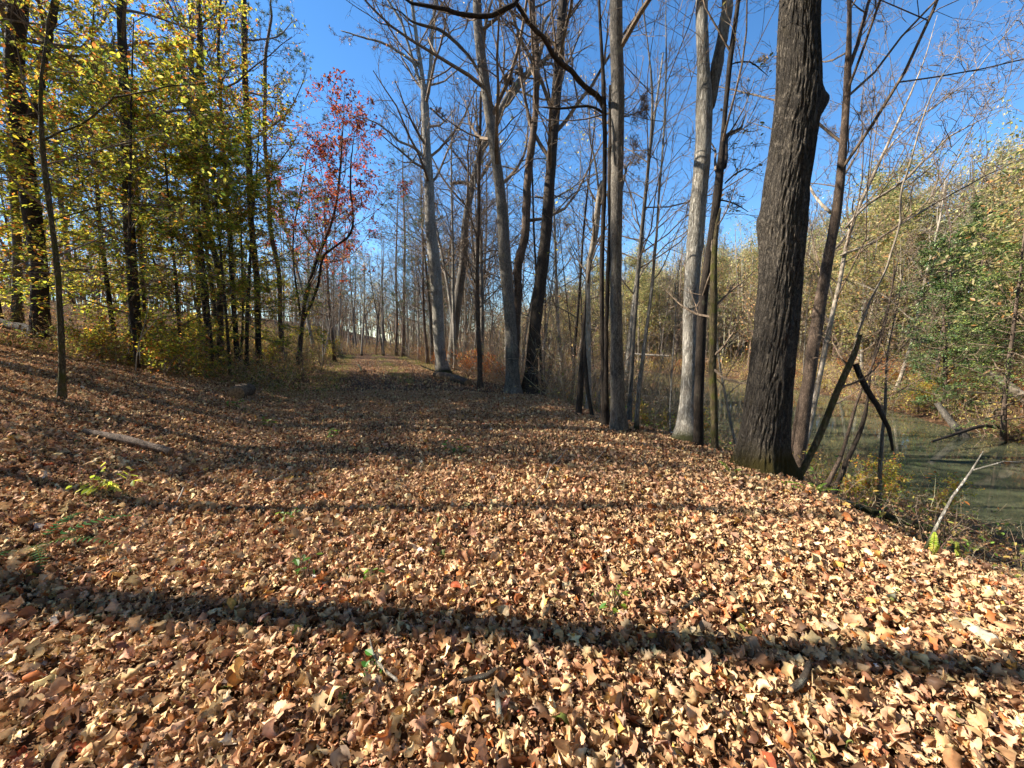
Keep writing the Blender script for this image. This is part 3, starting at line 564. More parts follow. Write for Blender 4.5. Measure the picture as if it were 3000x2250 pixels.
hero('riverside_sapling', 'short grey stem standing at the near waterline beyond the dark leaning stems', 5.9, A6((1275, 1560, 38), (1280, 1400, 32), (1295, 1200, 26), (1315, 1000, 24), (1320, 850, 18), (1325, 600, 12), (1400, 300, 8), (1440, 0, 5)), B_GREY, top=None, crown=(14, 4, 4, 2), seed=22, t0=.45, sides=10, flare=1.2)

# ------------------------------------------------------------------ the trees on the left slope
yl = dict(per=3, size=.085, c=YEL, w=YW, tilt=.45)
hero('old_forked_tree', 'thick dark trunk at the left edge, forking into two limbs', 11.5, A4((265, 530, 150), (262, 300, 125), (255, 0, 118))+A1((230, 1500, 128), (190, 1250, 140), (155, 1000, 128), (120, 800, 150), (95, 500, 135), (100, 250, 135), (125, 0, 138)), B_DARK,
     limbs=[dict(p=A1((140, 880, 90), (215, 760, 76), (255, 600, 74), (290, 400, 74), (325, 200, 60), (372, 0, 50), (420, -300, 30), (480, -700, 12)))], top=17, crown=(14, 6, 5, 3), leaf=dict(per=2, size=.09, c=YEL, w=YW, keep=.5), seed=30, t0=.5)
hero('mossy_sapling', 'mossy sapling nearest the trail on the leafy left slope', 6.0, A4((402, 935, 54), (402, 750, 46), (400, 500, 50), (378, 250, 44), (368, 0, 46))+A1((360, 1560, 40), (325, 1400, 40), (290, 1200, 48), (255, 1000, 40), (242, 800, 34), (245, 600, 28), (262, 430, 24), (270, 200, 18), (300, 0, 12)), B_MOSS,
     limbs=[dict(p=A1((248, 930, 16), (310, 870, 18), (410, 810, 18), (500, 740, 16), (580, 650, 16), (640, 570, 16), (740, 540, 13), (860, 492, 10), (1000, 448, 9), (1180, 415, 7), (1370, 340, 4)), out=.5),
            dict(p=A1((345, 1420, 12), (420, 1370, 12), (540, 1310, 12), (690, 1272, 12), (830, 1282, 10), (960, 1262, 8), (1080, 1225, 7), (1190, 1210, 4)), out=.6),
            dict(p=A1((640, 570, 7), (600, 450, 6), (585, 380, 3)), out=.1)],
     top=6.5, crown=(9, 5, 5, 2), leaf=dict(per=2, size=.07, c=YEL, w=YW, keep=.35), seed=31, t0=.35, lr=.35, sides=12)
hero('dark_trunk_tree', 'straight dark trunk standing alone before the yellow foliage', 10.8, A4((882, 650, 90), (875, 400, 86), (865, 150, 76), (850, 0, 76))+A1((840, 1560, 78), (828, 1200, 72), (818, 900, 70), (806, 600, 68), (796, 300, 62), (790, 0, 52)), B_DARK, top=15, crown=(14, 6, 5, 3), leaf=dict(per=2, size=.08, c=YEL, w=YW, keep=.5), seed=32, t0=.45)
PINE_C = [(70, 92, 52), (96, 112, 62), (52, 74, 44), (130, 132, 84)]
def lefttrunk(label, Y, pts, seed, crown=(14, 6, 5, 3), leaf=None, mat=None, top=17, t0=.4, name='slope_tree'):
    return hero(name, label, Y, pts, mat or B_DARK, top=top, crown=crown, leaf=leaf, seed=seed, t0=t0, lr=.2, sides=12, group='tall trees up the left slope')
sparse = dict(per=1, size=.085, c=YEL+TAN, w=YW+[6, 6, 6, 3], keep=.5)
lefttrunk('tall dark tree, first of the row right of the lone dark trunk', 14, A4((1420, 460, 46), (1400, 0, 42))+A1((1370, 1600, 42), (1335, 1200, 45), (1322, 800, 45), (1302, 400, 37), (1290, 0, 30)), 33, leaf=sparse)
lefttrunk('slim bent tree just right of the row\'s first tall trunk', 15, A4((1530, 520, 36), (1500, 0, 35))+A1((1500, 1600, 32), (1480, 1400, 30), (1445, 1000, 28), (1435, 700, 22), (1412, 400, 20), (1430, 0, 14)), 34, leaf=sparse)
lefttrunk('straight tall trunk with orange leaves near its foot, middle of the row', 16, A4((1670, 500, 40), (1650, 0, 42))+A1((1640, 1600, 40), (1612, 1000, 40), (1592, 600, 40), (1580, 0, 34)), 35, leaf=sparse)
lefttrunk('thin dark tree behind the yellow leaves, left of the tall row', 17, A4((1290, 440, 30), (1275, 0, 26))+A1((1262, 1500, 24), (1258, 900, 24), (1232, 500, 22), (1242, 150, 16)), 36, leaf=sparse)
def pine_parts(r, Pm, Rm, o, org, nb, t0, lr, upl, tuft=(2, .16, .006), dens=(6, 5), cols=PINE_C, cw=(3, 3, 3, 1), ang=78, nn=9, r1=.05):
    T = Tubes(); L1, R1 = grow(r, Pm, Rm, nb, t0, .99, ang, 10, lr, .7, .3, 8, .1, upl, rcap=r1); T.add(L1, R1, 5)
    L2, R2 = grow(r, L1, R1, dens[0], .3, .98, 48, 12, .4, .5, .55, 5, .12, .08, rmin=.006); T.add(L2, R2, 4)
    L3, R3 = grow(r, L2, R2, dens[1], .2, 1, 40, 12, .45, .4, .6, 3, .1, .1, rmin=.004); T.add(L3, R3, 3)
    T.build('crown', B_TWIG, o, org, smooth=False)
    V, f, c = needles(r, L3, tuft[0], tuft[1], tuft[2], cols, cw, nn=nn); mesh('foliage', V, [f], M_NEEDLE, o, c, org=org)
h7 = hero('pine_tree', 'tall thin pine with a curved trunk, last before the red tree', 19, A4((1815, 420, 32), (1790, 0, 30))+A1((1770, 1600, 30), (1735, 1150, 28), (1706, 900, 26), (1714, 600, 25), (1720, 260, 20), (1760, 100, 14)), B_BROWN, top=17, crown=None, seed=37, cat='pine tree', sides=12)
def pine_on(o, seed, H, **kw):
    r = np.random.default_rng(seed); base = np.array(o.location)
    tr = [c for c in o.children if c.name.startswith('trunk')][0]; n = len(tr.data.vertices); V = np.empty(n*3, np.float32); tr.data.vertices.foreach_get('co', V); V = V.reshape(-1, kw.pop('sides', 12), 3).mean(1)+base
    s = np.linspace(0, len(V)-1, 24).astype(int); Pm = V[s][None]; Rm = np.linspace(.14, .03, 24)[None]
    pine_parts(r, Pm, Rm, o, base, **kw)
pine_on(h7, 5, 17, nb=22, t0=.5, lr=.22, upl=.05)

# red tree beside the trail
hero('red_maple', 'small tree with bright red leaves left of the far trail', 20, A4((1945, 600, 34), (1975, 300, 28), (2020, 120, 24), (2062, 0, 22))+A2((-60, 1450, 18), (-20, 1250, 16), (0, 1000, 12), (10, 850, 8), (10, 780, 4)), B_DARK,
     limbs=[dict(p=A4((1965, 420, 18), (2050, 230, 18), (2100, 0, 16))+A2((60, 1500, 14), (60, 1200, 12), (70, 1000, 8), (90, 850, 4))), dict(p=A4((1960, 500, 14), (1930, 250, 14), (1900, 0, 12))+A1((1900, 1500, 10), (1960, 1200, 8), (2000, 950, 4)))],
     top=None, crown=(18, 6, 6, 3), leaf=dict(per=4, size=.115, c=RED, w=[5, 6, 5, 7, 4], keep=.7), seed=38, t0=.3, lr=.32, sides=10, cang=58)

# ------------------------------------------------------------------ logs, sticks, ferns and small plants
def wood_end():
    m, n = newmat('cut_wood'); L = n.links.new; tc = nd(n, 'ShaderNodeTexCoord'); no = nd(n, 'ShaderNodeTexNoise'); no.inputs['Scale'].default_value = 30; L(tc.outputs['Object'], no.inputs['Vector'])
    c = ramp(n, [(.3, lin((92, 66, 42))), (.7, lin((168, 132, 92)))], no.outputs['Fac']); p = nd(n, 'ShaderNodeBsdfPrincipled'); L(c, p.inputs['Base Color']); p.inputs['Roughness'].default_value = .9
    o = nd(n, 'ShaderNodeOutputMaterial'); L(p.outputs[0], o.inputs[0]); return m
M_CUT = wood_end()
def log(name, label, pts, rad, mat, cat='log', seed=0, stubs=0, knobs=.06, sides=16, step=.08, group=None, ends=True):
    r = np.random.default_rng(seed+500); pts = np.array(pts, float); p, rr_ = resample(pts, rad, step); o = empty(name, pts.mean(0)); tag(o, label, cat, group); org = pts.mean(0)
    T = Tubes(); T.add(p, rr_*(1+.05*r.standard_normal(len(p))), sides, knobs, r); caps = getattr(T, 'caps', []); T.caps = []; T.build('bark', mat, o, org)
    if ends:
        for e, sg in ((0, -1), (-1, 1)):
            T = Tubes(); d = nrm(p[e]-p[e+(1 if e == 0 else -1)]); q = np.stack([p[e]-d*.03, p[e]+d*.004, p[e]+d*.006]); T.add(q, np.array([1.0, .97, .5])*rr_[e]*.97, sides, .03, r); T.build('cut_end', M_CUT, o, org)
    for k in range(stubs):
        i = r.integers(2, len(p)-2); T = Tubes(); d = nrm(r.standard_normal(3)*[1, 1, .4]+[0, 0, .8]); q = p[i]+d*np.linspace(0, .25+.25*r.random(), 4)[:, None]; T.add(q, np.linspace(rr_[i]*.3, rr_[i]*.12, 4), 7, .05, r); T.build('branch_stub', mat, o, org)
    return o
def G(x, y, h=0): return (x, y, g1(x, y)+h)
log('short_log', 'short thick log lying end on in the leaves left of the trail', [G(-6.25, 8.85, .12), G(-6.42, 9.3, .13), G(-6.6, 9.8, .13)], [.17, .175, .16], B_LOG, seed=1)
log('rolled_log', 'sunlit log lying along the right trail edge before the forked grey tree', [G(-3.35, 17.3, .12), G(-2.7, 16.2, .12), G(-2.1, 15.2, .12), G(-1.6, 14.2, .08)], [.16, .17, .16, .13], B_LOG, seed=2, stubs=1)
log('thin_pole', 'thin dark pole propped on the sunlit log', [G(-4.2, 18.2, .45), G(-3.3, 17.1, .27)], [.03, .025], B_DARK, 'branch', 3, sides=8)
log('fallen_log', 'dark fallen trunk at the left edge beside the thick forked tree', [G(-18.6, 12.6, .1), G(-16.5, 12.2, .15), G(-14.2, 12.0, .12)], [.2, .18, .14], B_DARK, seed=4, stubs=2)
log('barkless_log', 'small orange brown barkless log lying in the leaves on the left', [G(-5.25, 4.75, .06), G(-4.75, 4.72, .09), G(-4.15, 4.68, .09)], [.04, .05, .045], B_BROWN, seed=5, sides=10)
log('fallen_log', 'pale fallen log on the low bank below the mossy leaning stem', [G(3.9, 6.7, .05), G(5.3, 6.3, .05)], [.06, .04], B_PALE, seed=6, sides=10)
log('fallen_log', 'second pale log at the near waterline, right of the dark leaning stems', [G(4.6, 5.6, .04), G(5.9, 5.2, .05)], [.05, .05], B_PALE, seed=7, sides=10)
log('leaning_dead_trunk', 'pale dead trunk leaning down the far bank at the right edge', [P(2890, 1090, 15.5), P(2960, 1135, 15.2), P(3060, 1215, 14.8), P(3160, 1290, 14.5)], [.12, .15, .16, .17], B_WHITE, seed=8, stubs=2)
log('driftwood_branch', 'dark crooked branch reaching low over the river from the far bank', [P(2730, 1294, 12.5), P(2810, 1268, 12.9), P(2870, 1250, 13.4), P(2930, 1252, 14.2)], [.03, .05, .06, .07], B_DARK, 'branch', 9, stubs=2, sides=9)
log('leaning_stump', 'grey stump leaning at the far waterline', [P(2745, 1180, 15), P(2790, 1240, 14.6), P(2835, 1290, 14.3)], [.1, .12, .14], B_GREY, 'stump', 10, sides=10)
log('fallen_log', 'white fallen trunk across the shallows seen between the slim stems', [P(1830, 1034, 44), P(1900, 1040, 42), P(1960, 1043, 41)], [.1, .12, .1], B_WHITE, seed=11, sides=8, step=.5)
log('fallen_log', 'long pale branch lying on the left bank of the far trail', [G(-8.6, 22, .25), G(-7.9, 20.5, .2), G(-7.3, 19, .12)], [.05, .05, .04], B_PALE, seed=12, stubs=2, sides=8)
B_LICH = bark('bark_lichen', lin((50, 42, 34)), lin((120, 106, 90)), 90, .6, 1.0, .008, lin((176, 178, 158)), .5)
def stick(label, pp, rad, mat, seed, h=.035, name='fallen_stick'):
    q = [];
    for px, py in pp:
        Y = CAM_H*F/(py-1003.6); x = (px-1500)/F*Y
        for _ in range(4):
            z = g1(x, Y)+h; Y = (CAM_H-z)*F/(py-1003.6)*1.0; x = (px-1500)/F*Y
        q.append((x, Y, g1(x, Y)+h))
    # the horizon maths above ignores the small tilt between the picture plane and the upright plane
    return log(name, label, q, rad, mat, 'stick', seed, sides=9, knobs=.14, step=.02)
stick('lichen spotted stick, upper of the two near the bottom centre', [(1330, 2085), (1384, 2070), (1420, 2062), (1456, 2035)], [.008, .013, .013, .011], B_LICH, 20, .05)
stick('lichen spotted stick pointing down, lower of the two near the bottom centre', [(1445, 2085), (1455, 2140), (1459, 2205)], [.010, .012, .010], B_LICH, 21, .055)
stick('crooked white flecked stick with a pale cut tip, in the shadow band at lower right', [(2395, 2110), (2420, 2090), (2436, 2065), (2445, 2020)], [.012, .017, .014, .012], B_LICH, 22, .06)
stick('lichen covered stick in the sunlit leaves right of centre', [(2030, 1838), (2062, 1812), (2105, 1778)], [.008, .014, .012], B_LICH, 23, .045)
stick('thin grey twig slanting through the leaves at bottom left of centre', [(1050, 1930), (1062, 1990), (1080, 2025), (1135, 2080)], [.003, .005, .006, .006], B_GREY, 24, .055)
stick('split piece of pale wood at the lower right edge', [(2890, 1866), (2950, 1900), (3030, 1950)], [.012, .028, .03], B_WHITE, 25, .05)
stick('thin pale twig curving in the leaves before the trunk row', [(1793, 1300), (1770, 1335), (1732, 1375)], [.004, .006, .005], B_WHITE, 26, .09)
stick('long thin pale twig left of its shorter neighbour in mid trail', [(1665, 1318), (1645, 1345), (1615, 1378), (1598, 1420), (1560, 1465)], [.003, .006, .006, .005, .004], B_WHITE, 27, .08)
stick('dark stick lying across the shaded left slope', [(478, 1490), (495, 1462), (505, 1440)], [.006, .008, .006], B_WHITE, 28, .08)
def frond(r, L, az, rise, curl, cols, wid=.075):
    n = 16; t = np.linspace(0, 1, n); d0 = np.array([math.cos(az), math.sin(az), 0]); p = np.stack([d0[0]*L*t*math.cos(rise)*(1-.15*t), d0[1]*L*t*math.cos(rise)*(1-.15*t), L*(math.sin(rise)*t-curl*t*t)], -1)
    V, q, c = [], [], []; T = Tubes(); T.add(p, np.linspace(.003, .001, n), 4); V = T.V[0]; parts = [(V, T.Fq[0], np.tile(lin((96, 84, 40)), (len(V), 1)))]
    side = nrm(np.cross(d0, [0, 0, 1])); vs_, fs = [], []
    for k in range(3, n):
        w_ = wid*L*2.2*math.sin(math.pi*min(1, (k/n)**.8*.86+.10))*.55; T_ = nrm(p[k]-p[k-1])
        for sg in (-1, 1):
            b = p[k]; tip = b+side*sg*w_+T_*w_*.35-np.array([0, 0, .12*w_]); h = T_*L*.011; i = len(vs_)
            vs_ += [b-h, b+h, (b+tip)/2+h*1.1+[0, 0, .004], tip, (b+tip)/2-h*.9]; fs.append((i, i+1, i+2, i+4)); fs.append((i+2, i+3, i+4, i+4))
    vs_ = np.array(vs_); f4 = np.array([f for f in fs if len(set(f)) == 4]); f3 = np.array([f[:3] for f in fs if len(set(f)) == 3]); cc = np.repeat(palette(r, len(vs_)//5, cols, [1]*len(cols), .12), 5, 0)
    n0 = len(V); return np.concatenate([V, vs_]), [T.Fq[0], f4+n0, f3+n0], np.concatenate([parts[0][2], cc])
def fern(label, x, y, n, L, seed, cols=((96, 132, 48), (128, 156, 66), (74, 108, 44)), rise=(.3, .9), az0=0, spread=6.28):
    r = np.random.default_rng(seed); o = empty('fern', G(x, y, .02)); tag(o, label, 'fern')
    for k in range(n):
        V, f, c = frond(r, L*(.75+.4*r.random()), az0+spread*(k+.5*r.random())/n, r.uniform(*rise), .35, cols); mesh('frond', V, f, M_FERN, o, c)
fern('small fern at the foot of the great trunk, left side', 2.62, 4.55, 5, .34, 1)
fern('fern with a long frond spread on the leaves right of the great trunk', 2.98, 4.35, 4, .55, 2, rise=(.1, .35), az0=3.6, spread=3)
fern('bright green fern tuft beside the mossy leaning stem', 3.45, 4.35, 6, .34, 3)
fern('two bright upright fronds of a fern at the right bank edge', 3.22, 2.86, 2, .27, 4, cols=((150, 176, 60), (176, 190, 80)), rise=(1.3, 1.45))
fern('single upright yellow green fern beside the pair of bright fronds', 3.5, 2.92, 2, .22, 5, cols=((176, 180, 80), (150, 166, 70)), rise=(1.25, 1.45))
fern('dark fern in shade at the left edge', -3.25, 2.55, 8, .62, 6, cols=((52, 84, 50), (70, 100, 60)), rise=(.15, .6))
def seedling(label, x, y, n, H, lsz, cols, seed, spread=.5):
    r = np.random.default_rng(seed); o = empty('seedling', G(x, y)); tag(o, label, 'small plant'); st = 5; d = nrm(r.standard_normal((st, 3))*spread+[0, 0, 1]); Pn = np.zeros((st, 6, 3))
    for k in range(1, 6): d = nrm(d+.2*r.standard_normal((st, 3))); Pn[:, k] = Pn[:, k-1]+d*H/5
    T = Tubes(); T.add(Pn, np.full((st, 6), .0022), 4); L1, R1 = grow(r, Pn, np.full((st, 6), .002), 3, .3, .95, 50, 15, .45, .3, .8, 4, .2, 0, rmin=.0012); T.add(L1, R1, 3); T.build('stem', B_TWIG, o)
    V, f, c = foliage(r, L1, n, lsz, cols, [1]*len(cols), tilt=.4, off=.01); mesh('foliage', V, [f], M_LEAF, o, c)
seedling('low plant with yellow green leaves catching the sun on the left', -3.62, 3.42, 3, .26, .065, [(206, 206, 70), (226, 214, 110), (168, 182, 60)], 1, .8)
seedling('small green seedling in the leaves near the bottom centre left', -.62, 1.63, 1, .06, .045, [(70, 130, 44)], 2, .5)
for i, (x, y, lab) in enumerate([(-.9, 2.35, 'little green sprig in mid foreground leaves, left of centre'), (-1.9, 3.2, 'little green sprig in the sunlit leaves toward the left'), (.55, 2.05, 'little green sprig just above the shadow band, centre'), (-2.9, 6.2, 'green weed on the shaded left half of the trail'), (-4.4, 7.0, 'yellow green weed below the short thick log'), (-1.3, 2.35, 'pair of tiny green leaves beside the sprig left of centre'), (-.8, 5.2, 'green weed in mid trail'), (-5.6, 8.0, 'broad leaved yellow weed beside the short thick log')]):
    seedling(lab, x, y, 1, .09+.02*i, .045 if y < 4 else .08, [(120, 150, 50), (84, 130, 48)], 10+i)
hero('forked_sapling', 'bare pale sapling forking at the right bank edge above the ferns', 2.95, [(2709, 1615, 13), (2732, 1558, 12), (2764, 1498, 11), (2795, 1437, 10), (2825, 1405, 9), (2850, 1378, 8), (2846, 1358, 7), (2838, 1342, 6), (2862, 1330, 5), (2882, 1322, 3)], B_PALE,
     limbs=[dict(p=[(2850, 1378, 6), (2880, 1362, 5), (2900, 1356, 5), (2950, 1353, 4), (3010, 1352, 3)], twigs=False)], top=None, crown=None, seed=50, flare=1.1, sides=8, cat='sapling')
hero('leafy_sapling', 'thin sapling with a few yellow green leaves behind the right hand ferns', 3.5, [(2814, 1562, 7), (2816, 1500, 6), (2822, 1440, 5), (2838, 1400, 3)], B_PALE, top=None, crown=(10, 3, 0, 0), leaf=None, seed=51, flare=1.1, sides=7, cat='sapling') if False else None
seedling('thin sapling with a few yellow green leaves behind the right hand ferns', 3.98, 3.5, 1, .62, .06, [(190, 196, 90), (150, 170, 70)], 30, .25)
hero('forked_sapling', 'slender pale forked sapling before the lone dark trunk on the left', 9.3, A4((885, 700, 9), (893, 600, 9), (905, 540, 9), (935, 470, 8), (950, 400, 7), (962, 330, 4)), B_WHITE,
     limbs=[dict(p=A4((908, 540, 7), (950, 490, 7), (1010, 430, 6), (1055, 380, 3)), twigs=False), dict(p=A4((903, 700, 8), (905, 640, 8), (900, 590, 7))[:3], twigs=False)], top=None, crown=None, seed=52, flare=1.1, sides=8, cat='sapling')
def nest(label, px, py, Y, rad, seed):
    r = np.random.default_rng(seed); c = P(px, py, Y); o = empty('squirrel_nest', c); tag(o, label, 'nest'); M = 500; d = nrm(r.standard_normal((M, 3)))*rad*(r.random((M, 1))**.4)*[1.1, 1, .8]
    V, q, k = place(r, leaf_simple(), d, .12*(.7+.6*r.random(M)), r.random(M)*6.28, r.standard_normal(M), r.standard_normal(M)); mesh('leaf_ball', V, [q], M_LITTER, o, np.repeat(palette(r, M, [(70, 52, 40), (50, 38, 30)], [1, 1]), k, 0))
nest('dark round leaf nest on the leaning limb', 1488, 235, 23.8, .33, 1)
nest('smaller dark leaf nest right above the round one', 1522, 210, 23.8, .2, 2)

# ------------------------------------------------------------------ prototypes for the woods
PROTO = {}
def line(r, H, r0, lean=.06, n=16, wob=.02, r1=.15):
    d = np.array([r.standard_normal()*lean, r.standard_normal()*lean, 1.]); p = [np.zeros(3)]
    for k in range(n-1): d = nrm(d+np.array([*(r.standard_normal(2)*wob), 0.02])); p.append(p[-1]+d*H/(n-1))
    p = np.array(p); p[0, 2] -= .25; rad = r0*np.linspace(1, r1, n)**.8; rad[0] *= 1.35; return p[None], rad[None]
def proto(key, name, cat, H, r0, mat, seed, lv, t0=.35, lr=.28, ang=48, up=.05, leaf=None, twig=None, lean=.06, lmat=None, wob=.16, stems=1, rmin=.0042, flat=0, nsides=10, sag=.05, trwob=.02, leaf_lv=-1):
    r = np.random.default_rng(seed); o = empty(name, (0, 0, 0)); T = Tubes(); Ps, Rs = [], []
    for s in range(stems):
        p, rad = line(r, H*(1 if s == 0 else .6+.4*r.random()), r0*(1 if s == 0 else .8), lean*(1 if stems == 1 else 3), wob=trwob); Ps.append(p); Rs.append(rad)
    Pm = np.concatenate(Ps); Rm = np.concatenate(Rs); T.add(Pm, Rm, nsides, .04, r); T.build('trunk', mat, o)
    T = Tubes(); cur, cr = Pm, Rm; ks = [6, 4, 3, 3]; nps = [8, 6, 5, 4]
    for i, n_ in enumerate(lv):
        cur, cr = grow(r, cur, cr, n_, t0 if i == 0 else .15, .98, ang if i == 0 else 44, 13, lr if i == 0 else .48, .6 if i == 0 else .5, .42 if i == 0 else .58, nps[i], wob+.03*i, up if i == 0 else sag, rcap=.08, rmin=rmin, flat=flat if i else 0)
        T.add(cur, cr, ks[i])
    T.build('crown', twig or B_TWIG, o, smooth=False)
    if leaf:
        V, f, c = foliage(r, cur, leaf['per'], leaf['size'], leaf['c'], leaf['w'], keep=leaf.get('keep', 1), tilt=leaf.get('tilt', .5), off=leaf.get('off', .03), droop=leaf.get('droop', .2))
        mesh('foliage', V, [f], lmat or M_LEAF, o, c)
    tag(o, cat=cat); reg(o); PROTO[key] = o; o['_used'] = 0
def proto_pine(key, H, r0, seed, nb, t0, lr, upl, name='pine_tree', cat='pine tree', **kw):
    r = np.random.default_rng(seed); o = empty(name, (0, 0, 0)); p, rad = line(r, H, r0, .03); T = Tubes(); T.add(p, rad, 10, .04, r); T.build('trunk', B_BROWN, o)
    pine_parts(r, p, rad, o, (0, 0, 0), nb, t0, lr, upl, **kw); tag(o, cat=cat); reg(o); PROTO[key] = o; o['_used'] = 0
CNT = {}
def put(key, x, y, label, group, s=1.0, rz=None, rng=random.Random(5), tilt=0, dz=0):
    src = PROTO[key]
    if not src['_used']: o = src; src['_used'] = 1
    else: o = copy_tree(src)
    o.location = (x, y, g1(x, y)+dz); o.scale = (s, s, s*rng.uniform(.9, 1.1))
    o.rotation_euler = (rng.uniform(-tilt, tilt), rng.uniform(-tilt, tilt), rng.uniform(0, 6.28) if rz is None else rz)
    tag(o, label, None, group); return o
proto('bareA', 'bare_tree', 'tree', 17, .15, B_GREY, 11, (20, 6, 6, 4), .38, .26)
proto('bareB', 'bare_tree', 'tree', 15, .12, B_PALE, 12, (18, 6, 6, 4), .35, .28, lean=.1)
proto('bareC', 'bare_tree', 'tree', 19, .17, B_DARK, 13, (20, 5, 5, 4), .45, .24, leaf=dict(per=1, size=.09, c=TAN, w=[1, 1, 1, 1], keep=.08))
proto('pole', 'shadow_pole', 'dead tree', 7.6, .085, B_DARK, 32, (), trwob=.03)  # crownless trunk, added only to cast a thin shadow band
proto('bareD', 'bare_tree', 'tree', 21, .135, B_GREY, 31, (12, 5, 5, 3), .72, .2, trwob=.03)
proto('thinA', 'thin_tree', 'tree', 9, .045, B_PALE, 14, (20, 6, 5, 3), .2, .25, lean=.1)
proto('thinB', 'thin_tree', 'tree', 7, .04, B_PALE, 15, (18, 6, 5, 3), .2, .3, lean=.14)
proto('thinC', 'thin_tree', 'tree', 11, .06, B_DARK, 16, (20, 6, 5, 3), .3, .22, lean=.08, leaf=dict(per=1, size=.08, c=YEL+TAN, w=YW+[9]*4, keep=.15))
proto('whiteA', 'white_tree', 'tree', 13, .12, B_WHITE, 17, (18, 6, 6, 4), .25, .34, lean=.12, twig=B_WHITE)
proto('yelA', 'yellow_leaved_tree', 'tree', 8, .05, B_DARK, 18, (32, 8, 6), .12, .36, 68, .02, leaf=dict(per=8, size=.078, c=YEL, w=YW, tilt=.35, off=.02), flat=.7, sag=.0, lean=.08)
proto('yelB', 'yellow_leaved_tree', 'tree', 6, .04, B_DARK, 19, (24, 7, 6), .1, .42, 70, .02, leaf=dict(per=10, size=.075, c=YEL, w=[12, 22, 26, 5, 3, 20, 4, 4], tilt=.3, off=.02), flat=.7, sag=0, lean=.12)
proto('yelC', 'yellow_leaved_tree', 'tree', 11, .07, B_DARK, 20, (24, 7, 6), .3, .3, 62, .04, leaf=dict(per=8, size=.08, c=YEL+[(214, 120, 44)], w=YW+[14], tilt=.45, off=.03), flat=.5, lean=.08)
FGRN = [(152, 148, 88), (178, 166, 104), (122, 130, 76), (184, 156, 108), (94, 110, 62), (196, 182, 128)]
proto('farA', 'leafy_tree', 'tree', 13, .14, B_WHITE, 21, (26, 7, 6), .15, .33, 56, .06, leaf=dict(per=9, size=.17, c=FGRN, w=[5, 5, 4, 3, 3, 2], off=.22), lean=.08, rmin=.006)
proto('farB', 'leafy_tree', 'tree', 11, .12, B_GREY, 22, (24, 7, 6), .12, .38, 58, .05, leaf=dict(per=8, size=.17, c=FGRN+[(196, 142, 88)], w=[4, 5, 4, 3, 3, 4, 2], off=.22, keep=.8), lean=.1, rmin=.006)
proto('farC', 'leafy_tree', 'tree', 14, .14, B_PALE, 23, (24, 7, 6), .25, .3, 52, .05, leaf=dict(per=3, size=.14, c=TAN+FGRN, w=[2, 1, 2, 2]+[3]*6, off=.15, keep=.6), lean=.1, rmin=.006)
CED = [(72, 98, 46), (96, 120, 54), (122, 136, 66), (56, 78, 42)]
proto('cedar', 'cedar_tree', 'cedar tree', 9, .09, B_BROWN, 24, (50, 8, 7), .06, .24, 70, .06, leaf=dict(per=9, size=.075, c=CED, w=[4, 4, 2, 3], off=.05, droop=.3), flat=.6, lmat=M_NEEDLE, sag=-.04)
proto('hemlock', 'hemlock_tree', 'hemlock tree', 10, .1, B_BROWN, 25, (44, 7, 6), .1, .28, 80, .0, leaf=dict(per=10, size=.07, c=CED+[(150, 160, 70)], w=[3, 4, 3, 2, 3], off=.04, tilt=.3, droop=.3), flat=.85, lmat=M_NEEDLE, sag=-.05)
proto_pine('pineA', 18, .17, 26, 34, .5, .22, .04)
proto_pine('pineB', 12, .13, 27, 44, .25, .28, .03)
proto('shrubA', 'bare_shrub', 'shrub', 2.2, .018, B_TWIG, 28, (8, 5, 5), .1, .5, 40, .08, stems=5, lean=.14, nsides=5, rmin=.0025)
proto('shrubB', 'leafy_shrub', 'shrub', 1.6, .014, B_TWIG, 29, (8, 5, 4), .1, .5, 45, .06, stems=5, lean=.16, nsides=5, rmin=.0025, leaf=dict(per=3, size=.07, c=YEL+[(190, 110, 50)], w=YW+[14], keep=.6))
proto('shrubC', 'orange_shrub', 'shrub', 1.8, .014, B_TWIG, 30, (8, 5, 4), .1, .5, 45, .06, stems=5, lean=.16, nsides=5, rmin=.0025, leaf=dict(per=2, size=.075, c=[(206, 120, 50), (180, 92, 44), (196, 150, 70), (140, 80, 44)], w=[4, 3, 3, 3], keep=.5))

RR = random.Random(11); NR = np.random.default_rng(12)
def scatter(n, gen, mind=1.2, tries=60):
    pts = []
    for _ in range(n*tries):
        if len(pts) >= n: break
        x, y = gen()
        if all((x-a)**2+(y-b)**2 > mind**2 for a, b in pts): pts.append((x, y))
    return pts
def uvgen(u0, u1, v0, v1):
    return lambda: xy(RR.uniform(u0, u1), RR.uniform(v0, v1))
def inview(x, y, m=1.6): return y > 2 and abs(x) < m*y
# left woods: tall bare and leafy trees up the slope
G = 'bare trees up the wooded left slope'
for x, y in scatter(44, lambda: xy(RR.uniform(14, 62), -8-RR.random()**.8*28), 1.6):
    if not inview(x, y): continue
    k = RR.choice(['bareA', 'bareB', 'bareC', 'bareC', 'thinC', 'pineA'])
    if k == 'pineA': put(k, x, y, 'tall pine with a long bare trunk in the left woods', 'pines in the left woods', RR.uniform(.85, 1.05))
    elif k == 'thinC': put(k, x, y, 'thin dark tree with a few yellow leaves in the left woods', 'thin dark trees in the left woods', RR.uniform(.9, 1.2))
    else: put(k, x, y, 'tall bare tree standing back in the left woods', G, RR.uniform(.8, 1.1), tilt=.04)
